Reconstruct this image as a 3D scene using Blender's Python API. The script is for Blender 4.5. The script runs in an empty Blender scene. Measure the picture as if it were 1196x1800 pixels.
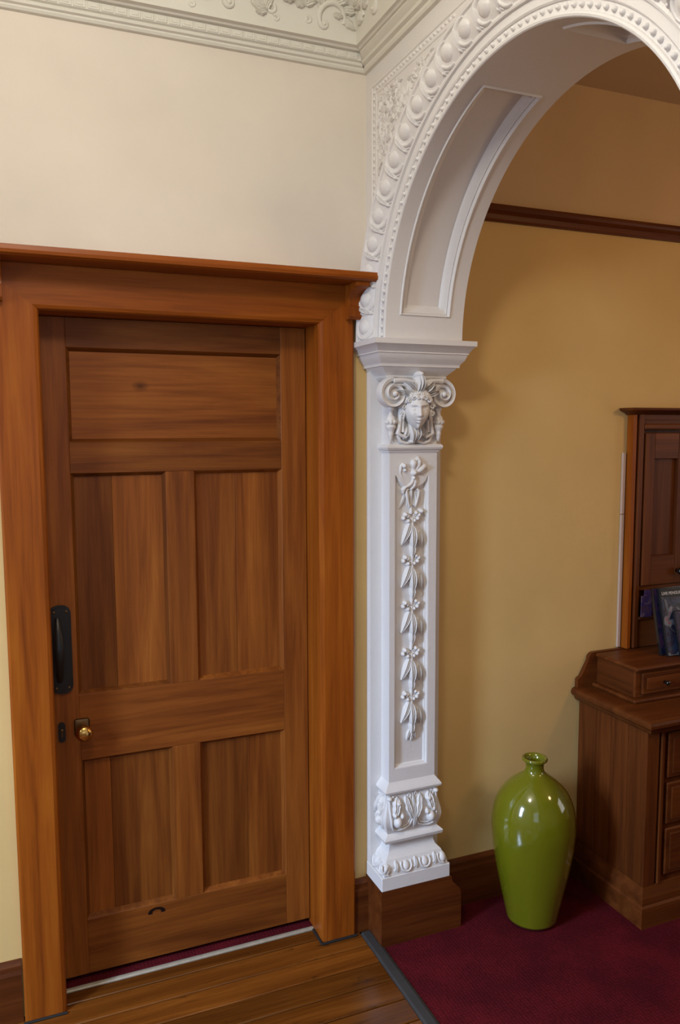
import bpy, bmesh, math, random
from mathutils import Vector, Matrix
random.seed(7)
PI = math.pi
C = bpy.context.scene.collection
sc = bpy.context.scene

# ------------------------------------------------------------------ camera
cam_d = bpy.data.cameras.new('camera'); cam = bpy.data.objects.new('camera', cam_d); C.objects.link(cam)
YAW, PIT, ROL = 0.3915, -0.1010, -0.0043
fwd = Vector((math.sin(YAW)*math.cos(PIT), math.cos(YAW)*math.cos(PIT), math.sin(PIT)))
rt = Vector((math.cos(YAW), -math.sin(YAW), 0)); up = rt.cross(fwd)
r2 = rt*math.cos(ROL) + up*math.sin(ROL); u2 = up*math.cos(ROL) - rt*math.sin(ROL)
m = Matrix((r2, u2, -fwd)).transposed().to_4x4(); m.translation = Vector((-1.0381, -2.2941, 1.6535))
cam.matrix_world = m
cam_d.sensor_fit = 'HORIZONTAL'; cam_d.sensor_width = 36; cam_d.lens = 36*1397.47/1196
cam_d.clip_start = .05; cam_d.clip_end = 60
sc.camera = cam

# ------------------------------------------------------------------ world, lights, exposure
w = bpy.data.worlds.new('sky'); sc.world = w; w.use_nodes = True
w.node_tree.nodes['Background'].inputs[0].default_value = (.62, .76, 1, 1)
w.node_tree.nodes['Background'].inputs[1].default_value = 1.2
sc.view_settings.view_transform = 'Standard'; sc.view_settings.look = 'None'
sc.view_settings.gamma = 1; sc.view_settings.use_curve_mapping = False
sc.view_settings.exposure = 0.0

def area(name, loc, target, sx, sy, watts, col):
    l = bpy.data.lights.new(name, 'AREA'); l.shape = 'RECTANGLE'; l.size = sx; l.size_y = sy
    l.energy = watts; l.color = col
    o = bpy.data.objects.new(name, l); C.objects.link(o); o.location = loc
    o.rotation_euler = (Vector(target)-Vector(loc)).to_track_quat('-Z', 'Y').to_euler()
    return o
# daylight falling through the hall window, an added soft fill behind the photographer and the far room's window
wl = area('window_daylight', (-3.04, -1.30, 1.75), (0, -.90, -.75), .46, 1.30, 62, (.55, .72, 1)); wl.data.spread = math.radians(104)
area('hall_fill', (-1.2, -3.98, 1.70), (-1.2, 0, 1.70), 2.2, 1.6, 1.5, (.95, .93, .90))  # added fill for the hall, from an unseen source
area('far_room_daylight', (3.44, -2.0, 1.5), (0, -1.5, 1.4), 1.0, 1.3, 6, (1, .84, .62))
def point(name, loc, watts, col, r):
    l = bpy.data.lights.new(name, 'POINT'); l.energy = watts; l.color = col; l.shadow_soft_size = r
    o = bpy.data.objects.new(name, l); C.objects.link(o); o.location = loc
point('hall_lamp_light', (-1.02, -1.34, 2.78), 35, (1, .93, .81), .14)
point('far_room_lamp_light', (1.5, -1.5, 2.05), 16, (1, .62, .29), .12)

# ------------------------------------------------------------------ materials
def mat(name):
    mm = bpy.data.materials.new(name); mm.use_nodes = True
    nt = mm.node_tree; return mm, nt, nt.nodes['Principled BSDF']
def N(nt, t, **k):
    n = nt.nodes.new(t)
    for a, b in k.items(): setattr(n, a, b)
    return n
def ramp(nt, stops):
    r = N(nt, 'ShaderNodeValToRGB'); e = r.color_ramp.elements
    e[0].position, e[0].color = stops[0][0], (*stops[0][1], 1); e[1].position, e[1].color = stops[-1][0], (*stops[-1][1], 1)
    for p, c in stops[1:-1]:
        x = e.new(p); x.color = (*c, 1)
    return r
def objvec(nt, scale, rnd=True):
    tc = N(nt, 'ShaderNodeTexCoord'); mp = N(nt, 'ShaderNodeMapping'); mp.inputs['Scale'].default_value = scale
    if rnd:
        oi = N(nt, 'ShaderNodeObjectInfo'); ml = N(nt, 'ShaderNodeMath', operation='MULTIPLY'); ml.inputs[1].default_value = 7.3
        nt.links.new(oi.outputs['Random'], ml.inputs[0])
        ad = N(nt, 'ShaderNodeVectorMath', operation='ADD')
        nt.links.new(tc.outputs['Object'], ad.inputs[0]); nt.links.new(ml.outputs[0], ad.inputs[1])
        nt.links.new(ad.outputs[0], mp.inputs['Vector'])
    else: nt.links.new(tc.outputs['Object'], mp.inputs['Vector'])
    return mp.outputs[0], tc
def wood(name, dark, mid, light, axis, rough=.45, coat=.0, grain=1.0, var=.25, knots=(), horse=(), marks=False):
    mm, nt, b = mat(name)
    s = [16*grain]*3; s['xyz'.index(axis)] = .9*grain
    v, tc = objvec(nt, s)
    n1 = N(nt, 'ShaderNodeTexNoise'); n1.inputs['Scale'].default_value = 1.6; n1.inputs['Detail'].default_value = 6; n1.inputs['Roughness'].default_value = .6; n1.inputs['Distortion'].default_value = .6
    nt.links.new(v, n1.inputs['Vector'])
    s2 = [140]*3; s2['xyz'.index(axis)] = 4
    v2, _ = objvec(nt, s2)
    n2 = N(nt, 'ShaderNodeTexNoise'); n2.inputs['Scale'].default_value = 1.5; n2.inputs['Detail'].default_value = 3
    nt.links.new(v2, n2.inputs['Vector'])
    ad = N(nt, 'ShaderNodeMath', operation='MULTIPLY_ADD'); ad.inputs[1].default_value = .35; ad.use_clamp = True
    nt.links.new(n2.outputs['Fac'], ad.inputs[0]); 
    sb = N(nt, 'ShaderNodeMath', operation='MULTIPLY_ADD'); sb.inputs[1].default_value = 1.25; sb.inputs[2].default_value = -.30
    nt.links.new(n1.outputs['Fac'], sb.inputs[0]); nt.links.new(sb.outputs[0], ad.inputs[2])
    r = ramp(nt, [(.1, dark), (.5, mid), (.85, light)])
    nt.links.new(ad.outputs[0], r.inputs[0])
    hs = N(nt, 'ShaderNodeHueSaturation'); oi = N(nt, 'ShaderNodeObjectInfo'); mr = N(nt, 'ShaderNodeMapRange')
    mr.inputs['To Min'].default_value = 1-var; mr.inputs['To Max'].default_value = 1+var
    nt.links.new(oi.outputs['Random'], mr.inputs['Value']); nt.links.new(mr.outputs[0], hs.inputs['Value'])
    nt.links.new(r.outputs[0], hs.inputs['Color'])
    col = hs.outputs[0]
    if marks:                       # dark scuffs and grain pits worn into the boards
        v5, _ = objvec(nt, (9, 42, 9)); n5 = N(nt, 'ShaderNodeTexNoise'); n5.inputs['Scale'].default_value = 1.0; n5.inputs['Detail'].default_value = 5; n5.inputs['Roughness'].default_value = .7
        nt.links.new(v5, n5.inputs['Vector'])
        m5 = N(nt, 'ShaderNodeMapRange'); m5.inputs['From Min'].default_value = .60; m5.inputs['From Max'].default_value = .72; m5.inputs['To Max'].default_value = .8
        nt.links.new(n5.outputs['Fac'], m5.inputs['Value'])
        x5 = N(nt, 'ShaderNodeMix', data_type='RGBA'); nt.links.new(m5.outputs[0], x5.inputs[0]); nt.links.new(col, x5.inputs[6]); x5.inputs[7].default_value = (.018, .006, .002, 1); col = x5.outputs[2]
    for (kx, kz, kr) in knots:      # a round knot with a dark heart in the board
        vm = N(nt, 'ShaderNodeVectorMath', operation='SUBTRACT'); vm.inputs[1].default_value = (kx, 0, kz)
        nt.links.new(tc.outputs['Object'], vm.inputs[0])
        sc_ = N(nt, 'ShaderNodeVectorMath', operation='MULTIPLY'); sc_.inputs[1].default_value = (.8/kr, 0, 1.2/kr); nt.links.new(vm.outputs[0], sc_.inputs[0])
        ln = N(nt, 'ShaderNodeVectorMath', operation='LENGTH'); nt.links.new(sc_.outputs[0], ln.inputs[0])
        nz = N(nt, 'ShaderNodeMath', operation='MULTIPLY_ADD'); nz.inputs[1].default_value = .8; nt.links.new(n1.outputs['Fac'], nz.inputs[0]); nt.links.new(ln.outputs['Value'], nz.inputs[2])
        kr_ = ramp(nt, [(.0, (.9, .9, .9)), (.75, (.55, .55, .55)), (1.0, (.16, .16, .16)), (1.0, (0, 0, 0))]) 
        kr_.color_ramp.elements[-1].position = 1.0
        mrg = N(nt, 'ShaderNodeMapRange'); mrg.inputs['From Min'].default_value = .3; mrg.inputs['From Max'].default_value = 1.7; mrg.inputs['To Min'].default_value = .85; mrg.inputs['To Max'].default_value = 0
        nt.links.new(nz.outputs[0], mrg.inputs['Value'])
        nt.nodes.remove(kr_)
        mx = N(nt, 'ShaderNodeMix', data_type='RGBA'); nt.links.new(mrg.outputs[0], mx.inputs[0]); nt.links.new(col, mx.inputs[6]); mx.inputs[7].default_value = (dark[0]*.25, dark[1]*.2, dark[2]*.2, 1)
        col = mx.outputs[2]
    for (kx, kz, kr) in horse:      # a loose knot that shows as a dark horseshoe ring
        vm = N(nt, 'ShaderNodeVectorMath', operation='SUBTRACT'); vm.inputs[1].default_value = (kx, 0, kz-.006)
        nt.links.new(tc.outputs['Object'], vm.inputs[0])
        sc_ = N(nt, 'ShaderNodeVectorMath', operation='MULTIPLY'); sc_.inputs[1].default_value = (1/kr, 0, 1.7/kr); nt.links.new(vm.outputs[0], sc_.inputs[0])
        ln = N(nt, 'ShaderNodeVectorMath', operation='LENGTH'); nt.links.new(sc_.outputs[0], ln.inputs[0])
        a1 = N(nt, 'ShaderNodeMath', operation='SUBTRACT'); a1.inputs[1].default_value = 1; nt.links.new(ln.outputs['Value'], a1.inputs[0])
        a2 = N(nt, 'ShaderNodeMath', operation='ABSOLUTE'); nt.links.new(a1.outputs[0], a2.inputs[0])
        mrg = N(nt, 'ShaderNodeMapRange'); mrg.inputs['From Min'].default_value = .26; mrg.inputs['From Max'].default_value = .42; mrg.inputs['To Min'].default_value = 1; mrg.inputs['To Max'].default_value = 0
        nt.links.new(a2.outputs[0], mrg.inputs['Value'])
        sx = N(nt, 'ShaderNodeSeparateXYZ'); nt.links.new(sc_.outputs[0], sx.inputs[0])
        gz = N(nt, 'ShaderNodeMath', operation='GREATER_THAN'); gz.inputs[1].default_value = -.35; nt.links.new(sx.outputs['Z'], gz.inputs[0])
        mu = N(nt, 'ShaderNodeMath', operation='MULTIPLY'); nt.links.new(mrg.outputs[0], mu.inputs[0]); nt.links.new(gz.outputs[0], mu.inputs[1])
        mx = N(nt, 'ShaderNodeMix', data_type='RGBA'); nt.links.new(mu.outputs[0], mx.inputs[0]); nt.links.new(col, mx.inputs[6]); mx.inputs[7].default_value = (.01, .004, .003, 1)
        col = mx.outputs[2]
    nt.links.new(col, b.inputs['Base Color'])
    b.inputs['Roughness'].default_value = rough; b.inputs['Coat Weight'].default_value = coat; b.inputs['Coat Roughness'].default_value = .25
    b.inputs['Specular IOR Level'].default_value = .18
    bp = N(nt, 'ShaderNodeBump'); bp.inputs['Strength'].default_value = .08; bp.inputs['Distance'].default_value = .002
    nt.links.new(n2.outputs['Fac'], bp.inputs['Height']); nt.links.new(bp.outputs[0], b.inputs['Normal'])
    return mm
def paint(name, col, rough=.6, blotch=.05, bump=.15, bscale=60, spec=.3):
    mm, nt, b = mat(name)
    v, _ = objvec(nt, (1, 1, 1), rnd=False)
    n = N(nt, 'ShaderNodeTexNoise'); n.inputs['Scale'].default_value = 3.0; n.inputs['Detail'].default_value = 3
    nt.links.new(v, n.inputs['Vector'])
    r = ramp(nt, [(.3, tuple(c*(1-blotch) for c in col)), (.7, tuple(min(1, c*(1+blotch)) for c in col))])
    nt.links.new(n.outputs['Fac'], r.inputs[0]); nt.links.new(r.outputs[0], b.inputs['Base Color'])
    n3 = N(nt, 'ShaderNodeTexNoise'); n3.inputs['Scale'].default_value = bscale; n3.inputs['Detail'].default_value = 4
    nt.links.new(v, n3.inputs['Vector'])
    bp = N(nt, 'ShaderNodeBump'); bp.inputs['Strength'].default_value = bump; bp.inputs['Distance'].default_value = .003
    nt.links.new(n3.outputs['Fac'], bp.inputs['Height']); nt.links.new(bp.outputs[0], b.inputs['Normal'])
    b.inputs['Roughness'].default_value = rough; b.inputs['Specular IOR Level'].default_value = spec
    return mm
def plain(name, col, rough=.5, metal=0., coat=0., spec=.5):
    mm, nt, b = mat(name); b.inputs['Base Color'].default_value = (*col, 1)
    v, _ = objvec(nt, (1, 1, 1)); n = N(nt, 'ShaderNodeTexNoise'); n.inputs['Scale'].default_value = 40
    nt.links.new(v, n.inputs['Vector'])
    r = ramp(nt, [(.3, tuple(c*.88 for c in col)), (.7, tuple(min(1, c*1.1) for c in col))]); nt.links.new(n.outputs['Fac'], r.inputs[0]); nt.links.new(r.outputs[0], b.inputs['Base Color'])
    b.inputs['Roughness'].default_value = rough; b.inputs['Metallic'].default_value = metal; b.inputs['Coat Weight'].default_value = coat
    b.inputs['Coat Roughness'].default_value = .05; b.inputs['Specular IOR Level'].default_value = spec
    return mm
W_D, W_M, W_L = (.080, .018, .003), (.190, .053, .008), (.285, .092, .014)
door_v = wood('door_timber_upright', W_D, W_M, W_L, 'z')
door_h = wood('door_timber_across', W_D, W_M, W_L, 'x', knots=[(-.679, 1.788, .017)])
door_h2 = wood('door_timber_lower', W_D, W_M, W_L, 'x', horse=[(-.678, .171, .020)])
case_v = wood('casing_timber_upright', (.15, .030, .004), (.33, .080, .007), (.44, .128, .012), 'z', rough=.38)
case_h = wood('casing_timber_across', (.15, .030, .004), (.33, .080, .007), (.44, .128, .012), 'x', rough=.38)
dk = ((.040, .009, .003), (.105, .027, .006), (.16, .045, .010))
skirt_h = wood('skirting_timber', *dk, 'x', rough=.35, var=.1)
skirt_y = wood('skirting_timber_depth', *dk, 'y', rough=.35, var=.1)
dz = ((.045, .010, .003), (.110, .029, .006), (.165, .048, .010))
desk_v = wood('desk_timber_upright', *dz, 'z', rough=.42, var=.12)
desk_h = wood('desk_timber_across', *dz, 'x', rough=.40, var=.12)
desk_y = wood('desk_timber_depth', *dz, 'y', rough=.42, var=.12)
floor_m = wood('floorboard_timber', (.045, .011, .002), (.13, .038, .005), (.215, .070, .010), 'x', rough=.20, coat=.6, var=.32, marks=True)
yellow = paint('yellow_wall_paint', (.69, .47, .185), rough=.65)
cream = paint('cream_wall_paint', (.745, .67, .57), rough=.7)
tan = paint('upper_far_wall_paint', (.62, .44, .25), rough=.75)
white = paint('white_gloss_plaster', (.74, .71, .685), rough=.42, blotch=.02, bump=.25, bscale=90, spec=.4)
cornice_m = paint('cream_white_plaster', (.72, .695, .61), rough=.55, blotch=.03, bump=.2, bscale=90)
ceil_m = paint('ceiling_plaster', (.72, .70, .62), rough=.8)
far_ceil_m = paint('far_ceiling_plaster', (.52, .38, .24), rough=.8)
metal_dark = plain('blackened_iron', (.018, .015, .013), rough=.38, metal=.4)
brass = plain('polished_brass', (.62, .36, .10), rough=.22, metal=1)
brass_old = plain('tarnished_brass', (.16, .085, .035), rough=.35, metal=.9)
alu = plain('worn_aluminium', (.42, .37, .29), rough=.45, metal=.3)
rubber = plain('dark_threshold_rubber', (.036, .034, .032), rough=.6)
grime = plain('black_sealant', (.012, .010, .009), rough=.7)
black_knob = plain('black_glazed_knob', (.008, .007, .007), rough=.1, coat=.6)
subfloor_m = plain('dark_subfloor', (.015, .008, .004), rough=.9)

def carpet_mat():
    mm, nt, b = mat('crimson_wool_carpet')
    v, tc = objvec(nt, (1, 1, 1), rnd=False)
    ck = N(nt, 'ShaderNodeTexVoronoi'); ck.inputs['Scale'].default_value = 95; ck.inputs['Randomness'].default_value = .35
    nt.links.new(v, ck.inputs['Vector'])
    n = N(nt, 'ShaderNodeTexNoise'); n.inputs['Scale'].default_value = 6; nt.links.new(v, n.inputs['Vector'])
    ad = N(nt, 'ShaderNodeMath', operation='MULTIPLY_ADD'); ad.inputs[1].default_value = .7; nt.links.new(ck.outputs['Distance'], ad.inputs[0]); nt.links.new(n.outputs['Fac'], ad.inputs[2])
    r = ramp(nt, [(.4, (.13, .008, .013)), (1.1, (.058, .004, .007))]); r.color_ramp.elements[1].position = 1
    nt.links.new(ad.outputs[0], r.inputs[0]); nt.links.new(r.outputs[0], b.inputs['Base Color'])
    b.inputs['Roughness'].default_value = .95; b.inputs['Specular IOR Level'].default_value = .1; b.inputs['Sheen Weight'].default_value = 0
    bp = N(nt, 'ShaderNodeBump'); bp.inputs['Strength'].default_value = .5; bp.inputs['Distance'].default_value = .004; bp.invert = True
    nt.links.new(ck.outputs['Distance'], bp.inputs['Height']); nt.links.new(bp.outputs[0], b.inputs['Normal'])
    return mm
carpet_m = carpet_mat()
def glaze_mat():
    mm, nt, b = mat('green_ceramic_glaze')
    v, tc = objvec(nt, (1, 1, .5), rnd=False)
    n = N(nt, 'ShaderNodeTexNoise'); n.inputs['Scale'].default_value = 4; n.inputs['Detail'].default_value = 4; nt.links.new(v, n.inputs['Vector'])
    r = ramp(nt, [(.3, (.125, .130, .004)), (.7, (.17, .178, .008))]); nt.links.new(n.outputs['Fac'], r.inputs[0]); nt.links.new(r.outputs[0], b.inputs['Base Color'])
    b.inputs['Roughness'].default_value = .12; b.inputs['Coat Weight'].default_value = 1; b.inputs['Coat Roughness'].default_value = .03
    b.inputs['Specular IOR Level'].default_value = .6
    bp = N(nt, 'ShaderNodeBump'); bp.inputs['Strength'].default_value = .06; bp.inputs['Distance'].default_value = .01
    n4 = N(nt, 'ShaderNodeTexNoise'); n4.inputs['Scale'].default_value = 14; nt.links.new(v, n4.inputs['Vector'])
    nt.links.new(n4.outputs['Fac'], bp.inputs['Height']); nt.links.new(bp.outputs[0], b.inputs['Normal']); nt.links.new(bp.outputs[0], b.inputs['Coat Normal'])
    return mm
glaze = glaze_mat()
def glass_mat():
    mm, nt, b = mat('window_glass'); nt.nodes.remove(b)
    o = [x for x in nt.nodes if x.type == 'OUTPUT_MATERIAL'][0]
    t = N(nt, 'ShaderNodeBsdfTransparent'); g = N(nt, 'ShaderNodeBsdfGlossy'); g.inputs['Roughness'].default_value = .02
    mx = N(nt, 'ShaderNodeMixShader'); mx.inputs[0].default_value = .06
    nt.links.new(t.outputs[0], mx.inputs[1]); nt.links.new(g.outputs[0], mx.inputs[2]); nt.links.new(mx.outputs[0], o.inputs[0])
    return mm
glass = glass_mat()
def emit_mat(name, col, s):
    mm, nt, b = mat(name); b.inputs['Base Color'].default_value = (*col, 1); b.inputs['Emission Color'].default_value = (*col, 1); b.inputs['Emission Strength'].default_value = s
    return mm
def cover_mat(name, seed, cols):
    mm, nt, b = mat(name)
    tc = N(nt, 'ShaderNodeTexCoord'); mp = N(nt, 'ShaderNodeMapping'); mp.inputs['Location'].default_value = (seed, seed*.7, seed*1.3)
    nt.links.new(tc.outputs['Object'], mp.inputs['Vector'])
    n = N(nt, 'ShaderNodeTexNoise'); n.inputs['Scale'].default_value = 16; n.inputs['Detail'].default_value = 3; n.inputs['Distortion'].default_value = 1.2
    nt.links.new(mp.outputs[0], n.inputs['Vector'])
    k = len(cols); r = ramp(nt, [(.30+.45*i/(k-1), c) for i, c in enumerate(cols)])
    nt.links.new(n.outputs['Fac'], r.inputs[0]); nt.links.new(r.outputs[0], b.inputs['Base Color'])
    b.inputs['Roughness'].default_value = .18; b.inputs['Coat Weight'].default_value = .5
    return mm
cov_a = cover_mat('cover_print_blue', 3.1, [(.006, .008, .02), (.03, .05, .10), (.02, .012, .03), (.18, .22, .26), (.30, .04, .05)])
cov_b = cover_mat('cover_print_dark', 9.4, [(.004, .005, .012), (.01, .014, .05), (.05, .02, .06), (.02, .03, .06)])
cov_c = cover_mat('leaflet_print_purple', 5.7, [(.05, .025, .05), (.10, .05, .09), (.05, .03, .12), (.20, .12, .12)])
case_pl = plain('clear_black_plastic', (.01, .011, .014), rough=.12, coat=.5)
lettering = plain('white_print', (.65, .62, .60), rough=.4)

# ------------------------------------------------------------------ helpers
def props(o, label=None, cat=None, group=None, kind=None):
    if label: o['label'] = label
    if cat: o['category'] = cat
    if group: o['group'] = group
    if kind: o['kind'] = kind
    return o
def thing(name, label, cat, loc=(0, 0, 0), group=None, kind=None):
    o = bpy.data.objects.new(name, None); C.objects.link(o); o.location = loc; o.empty_display_size = .05
    return props(o, label, cat, group, kind)
def worldloc(o):
    v = Vector((0, 0, 0))
    while o: v += Vector(o.location); o = o.parent
    return v
def obj(name, bm, mats, parent=None, origin=None, smooth=False, label=None, kind=None):
    """bm holds world coordinates; the object's own origin is set to `origin` (default: parent's)."""
    base = worldloc(parent) if parent else Vector((0, 0, 0))
    org = Vector(origin) if origin else base
    bmesh.ops.recalc_face_normals(bm, faces=bm.faces)
    for v in bm.verts: v.co -= org
    me = bpy.data.meshes.new(name); bm.to_mesh(me); bm.free()
    for x in (mats if isinstance(mats, (list, tuple)) else [mats]): me.materials.append(x)
    if smooth:
        me.polygons.foreach_set('use_smooth', [True]*len(me.polygons))
        if smooth != 'all':
            try: me.set_sharp_from_angle(angle=math.radians(smooth if smooth is not True else 42))
            except Exception: pass
    o = bpy.data.objects.new(name, me); C.objects.link(o)
    o.location = org-base
    if parent: o.parent = parent
    if label: o['label'] = label
    if kind: o['kind'] = kind
    return o
def B(): return bmesh.new()
def bx(bm, x0, x1, y0, y1, z0, z1, bev=0, mi=0, seg=1):
    r = bmesh.ops.create_cube(bm, size=1)
    for v in r['verts']:
        v.co = Vector((x0+(v.co.x+.5)*(x1-x0), y0+(v.co.y+.5)*(y1-y0), z0+(v.co.z+.5)*(z1-z0)))
    fs = set(f for v in r['verts'] for f in v.link_faces)
    for f in fs: f.material_index = mi
    if bev:
        es = list(set(e for v in r['verts'] for e in v.link_edges))
        bmesh.ops.bevel(bm, geom=es, offset=bev, segments=seg, profile=.5, affect='EDGES')
    return bm
def prism(bm, poly, a0, a1, axis):
    """poly: 2-D points in the plane across `axis` (x: y,z; y: x,z; z: x,y)."""
    def P(p, a):
        return {'x': (a, p[0], p[1]), 'y': (p[0], a, p[1]), 'z': (p[0], p[1], a)}[axis]
    va = [bm.verts.new(P(p, a0)) for p in poly]; vb = [bm.verts.new(P(p, a1)) for p in poly]
    n = len(poly)
    for i in range(n): bm.faces.new((va[i], va[(i+1) % n], vb[(i+1) % n], vb[i]))
    bm.faces.new(va); bm.faces.new(vb[::-1]); return bm
def lathe(bm, prof, c, seg=32, axis='z'):
    rings = []
    for (r, h) in prof:
        ring = []
        for k in range(seg):
            a = 2*PI*k/seg; p = (r*math.cos(a), r*math.sin(a), h)
            if axis == 'y': p = (p[0], p[2], p[1])
            ring.append(bm.verts.new(Vector(c)+Vector(p)))
        rings.append(ring)
    for i in range(len(rings)-1):
        for k in range(seg):
            bm.faces.new((rings[i][k], rings[i][(k+1) % seg], rings[i+1][(k+1) % seg], rings[i+1][k]))
    bm.faces.new(rings[0]); bm.faces.new(rings[-1]); return bm
def tube(bm, pts, rad, seg=8):
    pts = [Vector(p) for p in pts]; n = len(pts); rings = []
    rad = rad if isinstance(rad, (list, tuple)) else [rad]*n
    ref = Vector((0, 0, 1))
    for i, p in enumerate(pts):
        t = (pts[min(i+1, n-1)]-pts[max(i-1, 0)]).normalized()
        if abs(t.dot(ref)) > .95: ref = Vector((1, 0, 0)) if abs(t.x) < .8 else Vector((0, 1, 0))
        a = t.cross(ref).normalized(); b = a.cross(t); ref = b
        rings.append([bm.verts.new(p+(a*math.cos(2*PI*k/seg)+b*math.sin(2*PI*k/seg))*rad[i]) for k in range(seg)])
    for i in range(n-1):
        for k in range(seg): bm.faces.new((rings[i][k], rings[i][(k+1) % seg], rings[i+1][(k+1) % seg], rings[i+1][k]))
    bm.faces.new(rings[0]); bm.faces.new(rings[-1]); return bm
def ball(bm, c, r, sx=1, sy=1, sz=1, u=10, v=7, rot=None):
    res = bmesh.ops.create_uvsphere(bm, u_segments=u, v_segments=v, radius=r)
    for q in res['verts']:
        p = Vector((q.co.x*sx, q.co.y*sy, q.co.z*sz))
        if rot: p = rot @ p
        q.co = p+Vector(c)
    return bm
def sweep_loft(bm, sections, closed=False, caps=True):
    """sections: list of equal-length lists of points; joins neighbours."""
    V = [[bm.verts.new(p) for p in s] for s in sections]; n = len(V[0])
    for i in range(len(V)-1):
        for k in range(n-1 if not closed else n):
            bm.faces.new((V[i][k], V[i][(k+1) % n], V[i+1][(k+1) % n], V[i+1][k]))
    if caps and closed: bm.faces.new(V[0]); bm.faces.new(V[-1])
    return bm
# ---- relief elements: P(u, v, h) maps surface coordinates and height to the world
def rdome(bm, P, u, v, ru, rv, h, ang=0, nr=4, ns=12, base=-.001):
    ca, sa = math.cos(ang), math.sin(ang); rings = []
    for i in range(nr+1):
        t = i/nr*PI/2; rr = math.cos(t); hh = base+(h-base)*math.sin(t)
        if i == nr: top = bm.verts.new(P(u, v, h)); break
        rings.append([bm.verts.new(P(u+ca*ru*rr*math.cos(a)-sa*rv*rr*math.sin(a), v+sa*ru*rr*math.cos(a)+ca*rv*rr*math.sin(a), hh)) for a in (2*PI*k/ns for k in range(ns))])
    for i in range(len(rings)-1):
        for k in range(ns): bm.faces.new((rings[i][k], rings[i][(k+1) % ns], rings[i+1][(k+1) % ns], rings[i+1][k]))
    for k in range(ns): bm.faces.new((rings[-1][k], rings[-1][(k+1) % ns], top))
    return bm
def rtube(bm, P, pts, rad, hf=1.0, base=-.001):
    """half-round ridge along (u, v, h0) points."""
    n = len(pts); rad = rad if isinstance(rad, (list, tuple)) else [rad]*n; S = []
    for i, p in enumerate(pts):
        a = pts[max(i-1, 0)]; b = pts[min(i+1, n-1)]
        tu, tv = b[0]-a[0], b[1]-a[1]; L = math.hypot(tu, tv) or 1; pu, pv = -tv/L, tu/L
        h0 = p[2] if len(p) > 2 else 0; r = rad[i]; s = []
        s.append(P(p[0]+pu*r, p[1]+pv*r, base))
        for k in range(7):
            an = PI*k/6; s.append(P(p[0]+pu*r*math.cos(an), p[1]+pv*r*math.cos(an), h0+r*hf*math.sin(an)))
        s.append(P(p[0]-pu*r, p[1]-pv*r, base)); S.append(s)
    V = [[bm.verts.new(q) for q in s] for s in S]
    for i in range(n-1):
        for k in range(8): bm.faces.new((V[i][k], V[i][k+1], V[i+1][k+1], V[i+1][k]))
    bm.faces.new(V[0]); bm.faces.new(V[-1]); return bm
def rleaf(bm, P, u, v, ang, L, W, h, lobes=0, bend=0, n=12, cup=.4, base=-.001, tip=.15):
    S = []
    for i in range(n+1):
        t = i/n; a = ang+bend*t
        cu = u+L*t*math.cos(ang+bend*t/2); cv = v+L*t*math.sin(ang+bend*t/2)
        wd = W*.5*(math.sin(PI*min(1, t**.75))**.8 if 0 < t < 1 else .04)
        if lobes: wd *= .74+.26*abs(math.sin(PI*lobes*t))
        pu, pv = -math.sin(a), math.cos(a); hh = h*(math.sin(PI*(.12+.8*t))*.9+.1)+tip*h*t
        S.append([P(cu+pu*wd*s, cv+pv*wd*s, (base if abs(s) == 1.001 else hh*q)) for s, q in ((1.001, 0), (1, .5), (.6, 1-.0*cup), (.25, .62), (0, .95), (-.25, .62), (-.6, 1), (-1, .5), (-1.001, 0))])
    V = [[bm.verts.new(q) for q in s] for s in S]
    for i in range(n):
        for k in range(8): bm.faces.new((V[i][k], V[i][k+1], V[i+1][k+1], V[i+1][k]))
    bm.faces.new(V[0]); bm.faces.new(V[-1]); return bm
def spiral(cu, cv, r0, r1, a0, turns, n=26, h0=0, h1=0):
    return [(cu+(r0+(r1-r0)*t)*math.cos(a0+turns*2*PI*t), cv+(r0+(r1-r0)*t)*math.sin(a0+turns*2*PI*t), h0+(h1-h0)*t) for t in (i/n for i in range(n+1))]
def copies(src, spots):
    """spots: list of (location, rotation) for further children of the same parent"""
    for loc, rot in spots:
        c = src.copy(); C.objects.link(c); c.parent = src.parent; c.location = loc; c.rotation_euler = rot

DX = .250                      # thickness of the arch wall
YC, ZS, EA, EB = -.7453, 1.923, .588, .563      # arch centre, springing height, half-axes
def arch(th, off=0, x=0): return Vector((x, YC+(EA+off)*math.cos(th), ZS+(EB+off)*math.sin(th)))

# ================================================================== THE ROOM SHELL
# wall with the door, running on through the arch into the far room
bm = B()
bx(bm, -3.1, -.965, 0, .14, 0, 2.098, mi=0); bx(bm, -.965, -.158, 0, .14, 1.984, 2.098, mi=0); bx(bm, -.158, .12, 0, .14, 0, 2.098, mi=0)
bx(bm, -3.1, .12, 0, .14, 2.098, 3.14, mi=1)
bx(bm, .12, 3.5, 0, .14, 0, 2.35, mi=0); bx(bm, .12, 3.5, 0, .14, 2.35, 3.14, mi=2)
bx(bm, -1.1, -.0, .62, .66, 0, 2.1, mi=0)       # added closing box behind the door, keeps light from leaking in
bx(bm, -1.1, -1.06, .14, .62, 0, 2.1, mi=0); bx(bm, -.04, 0, .14, .62, 0, 2.1, mi=0); bx(bm, -1.1, 0, .14, .66, 2.1, 2.14, mi=0)
props(obj('wall_back', bm, [yellow, cream, tan]), 'wall holding the timber door, cream above the door shelf and yellow below', 'wall', kind='structure')

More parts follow.
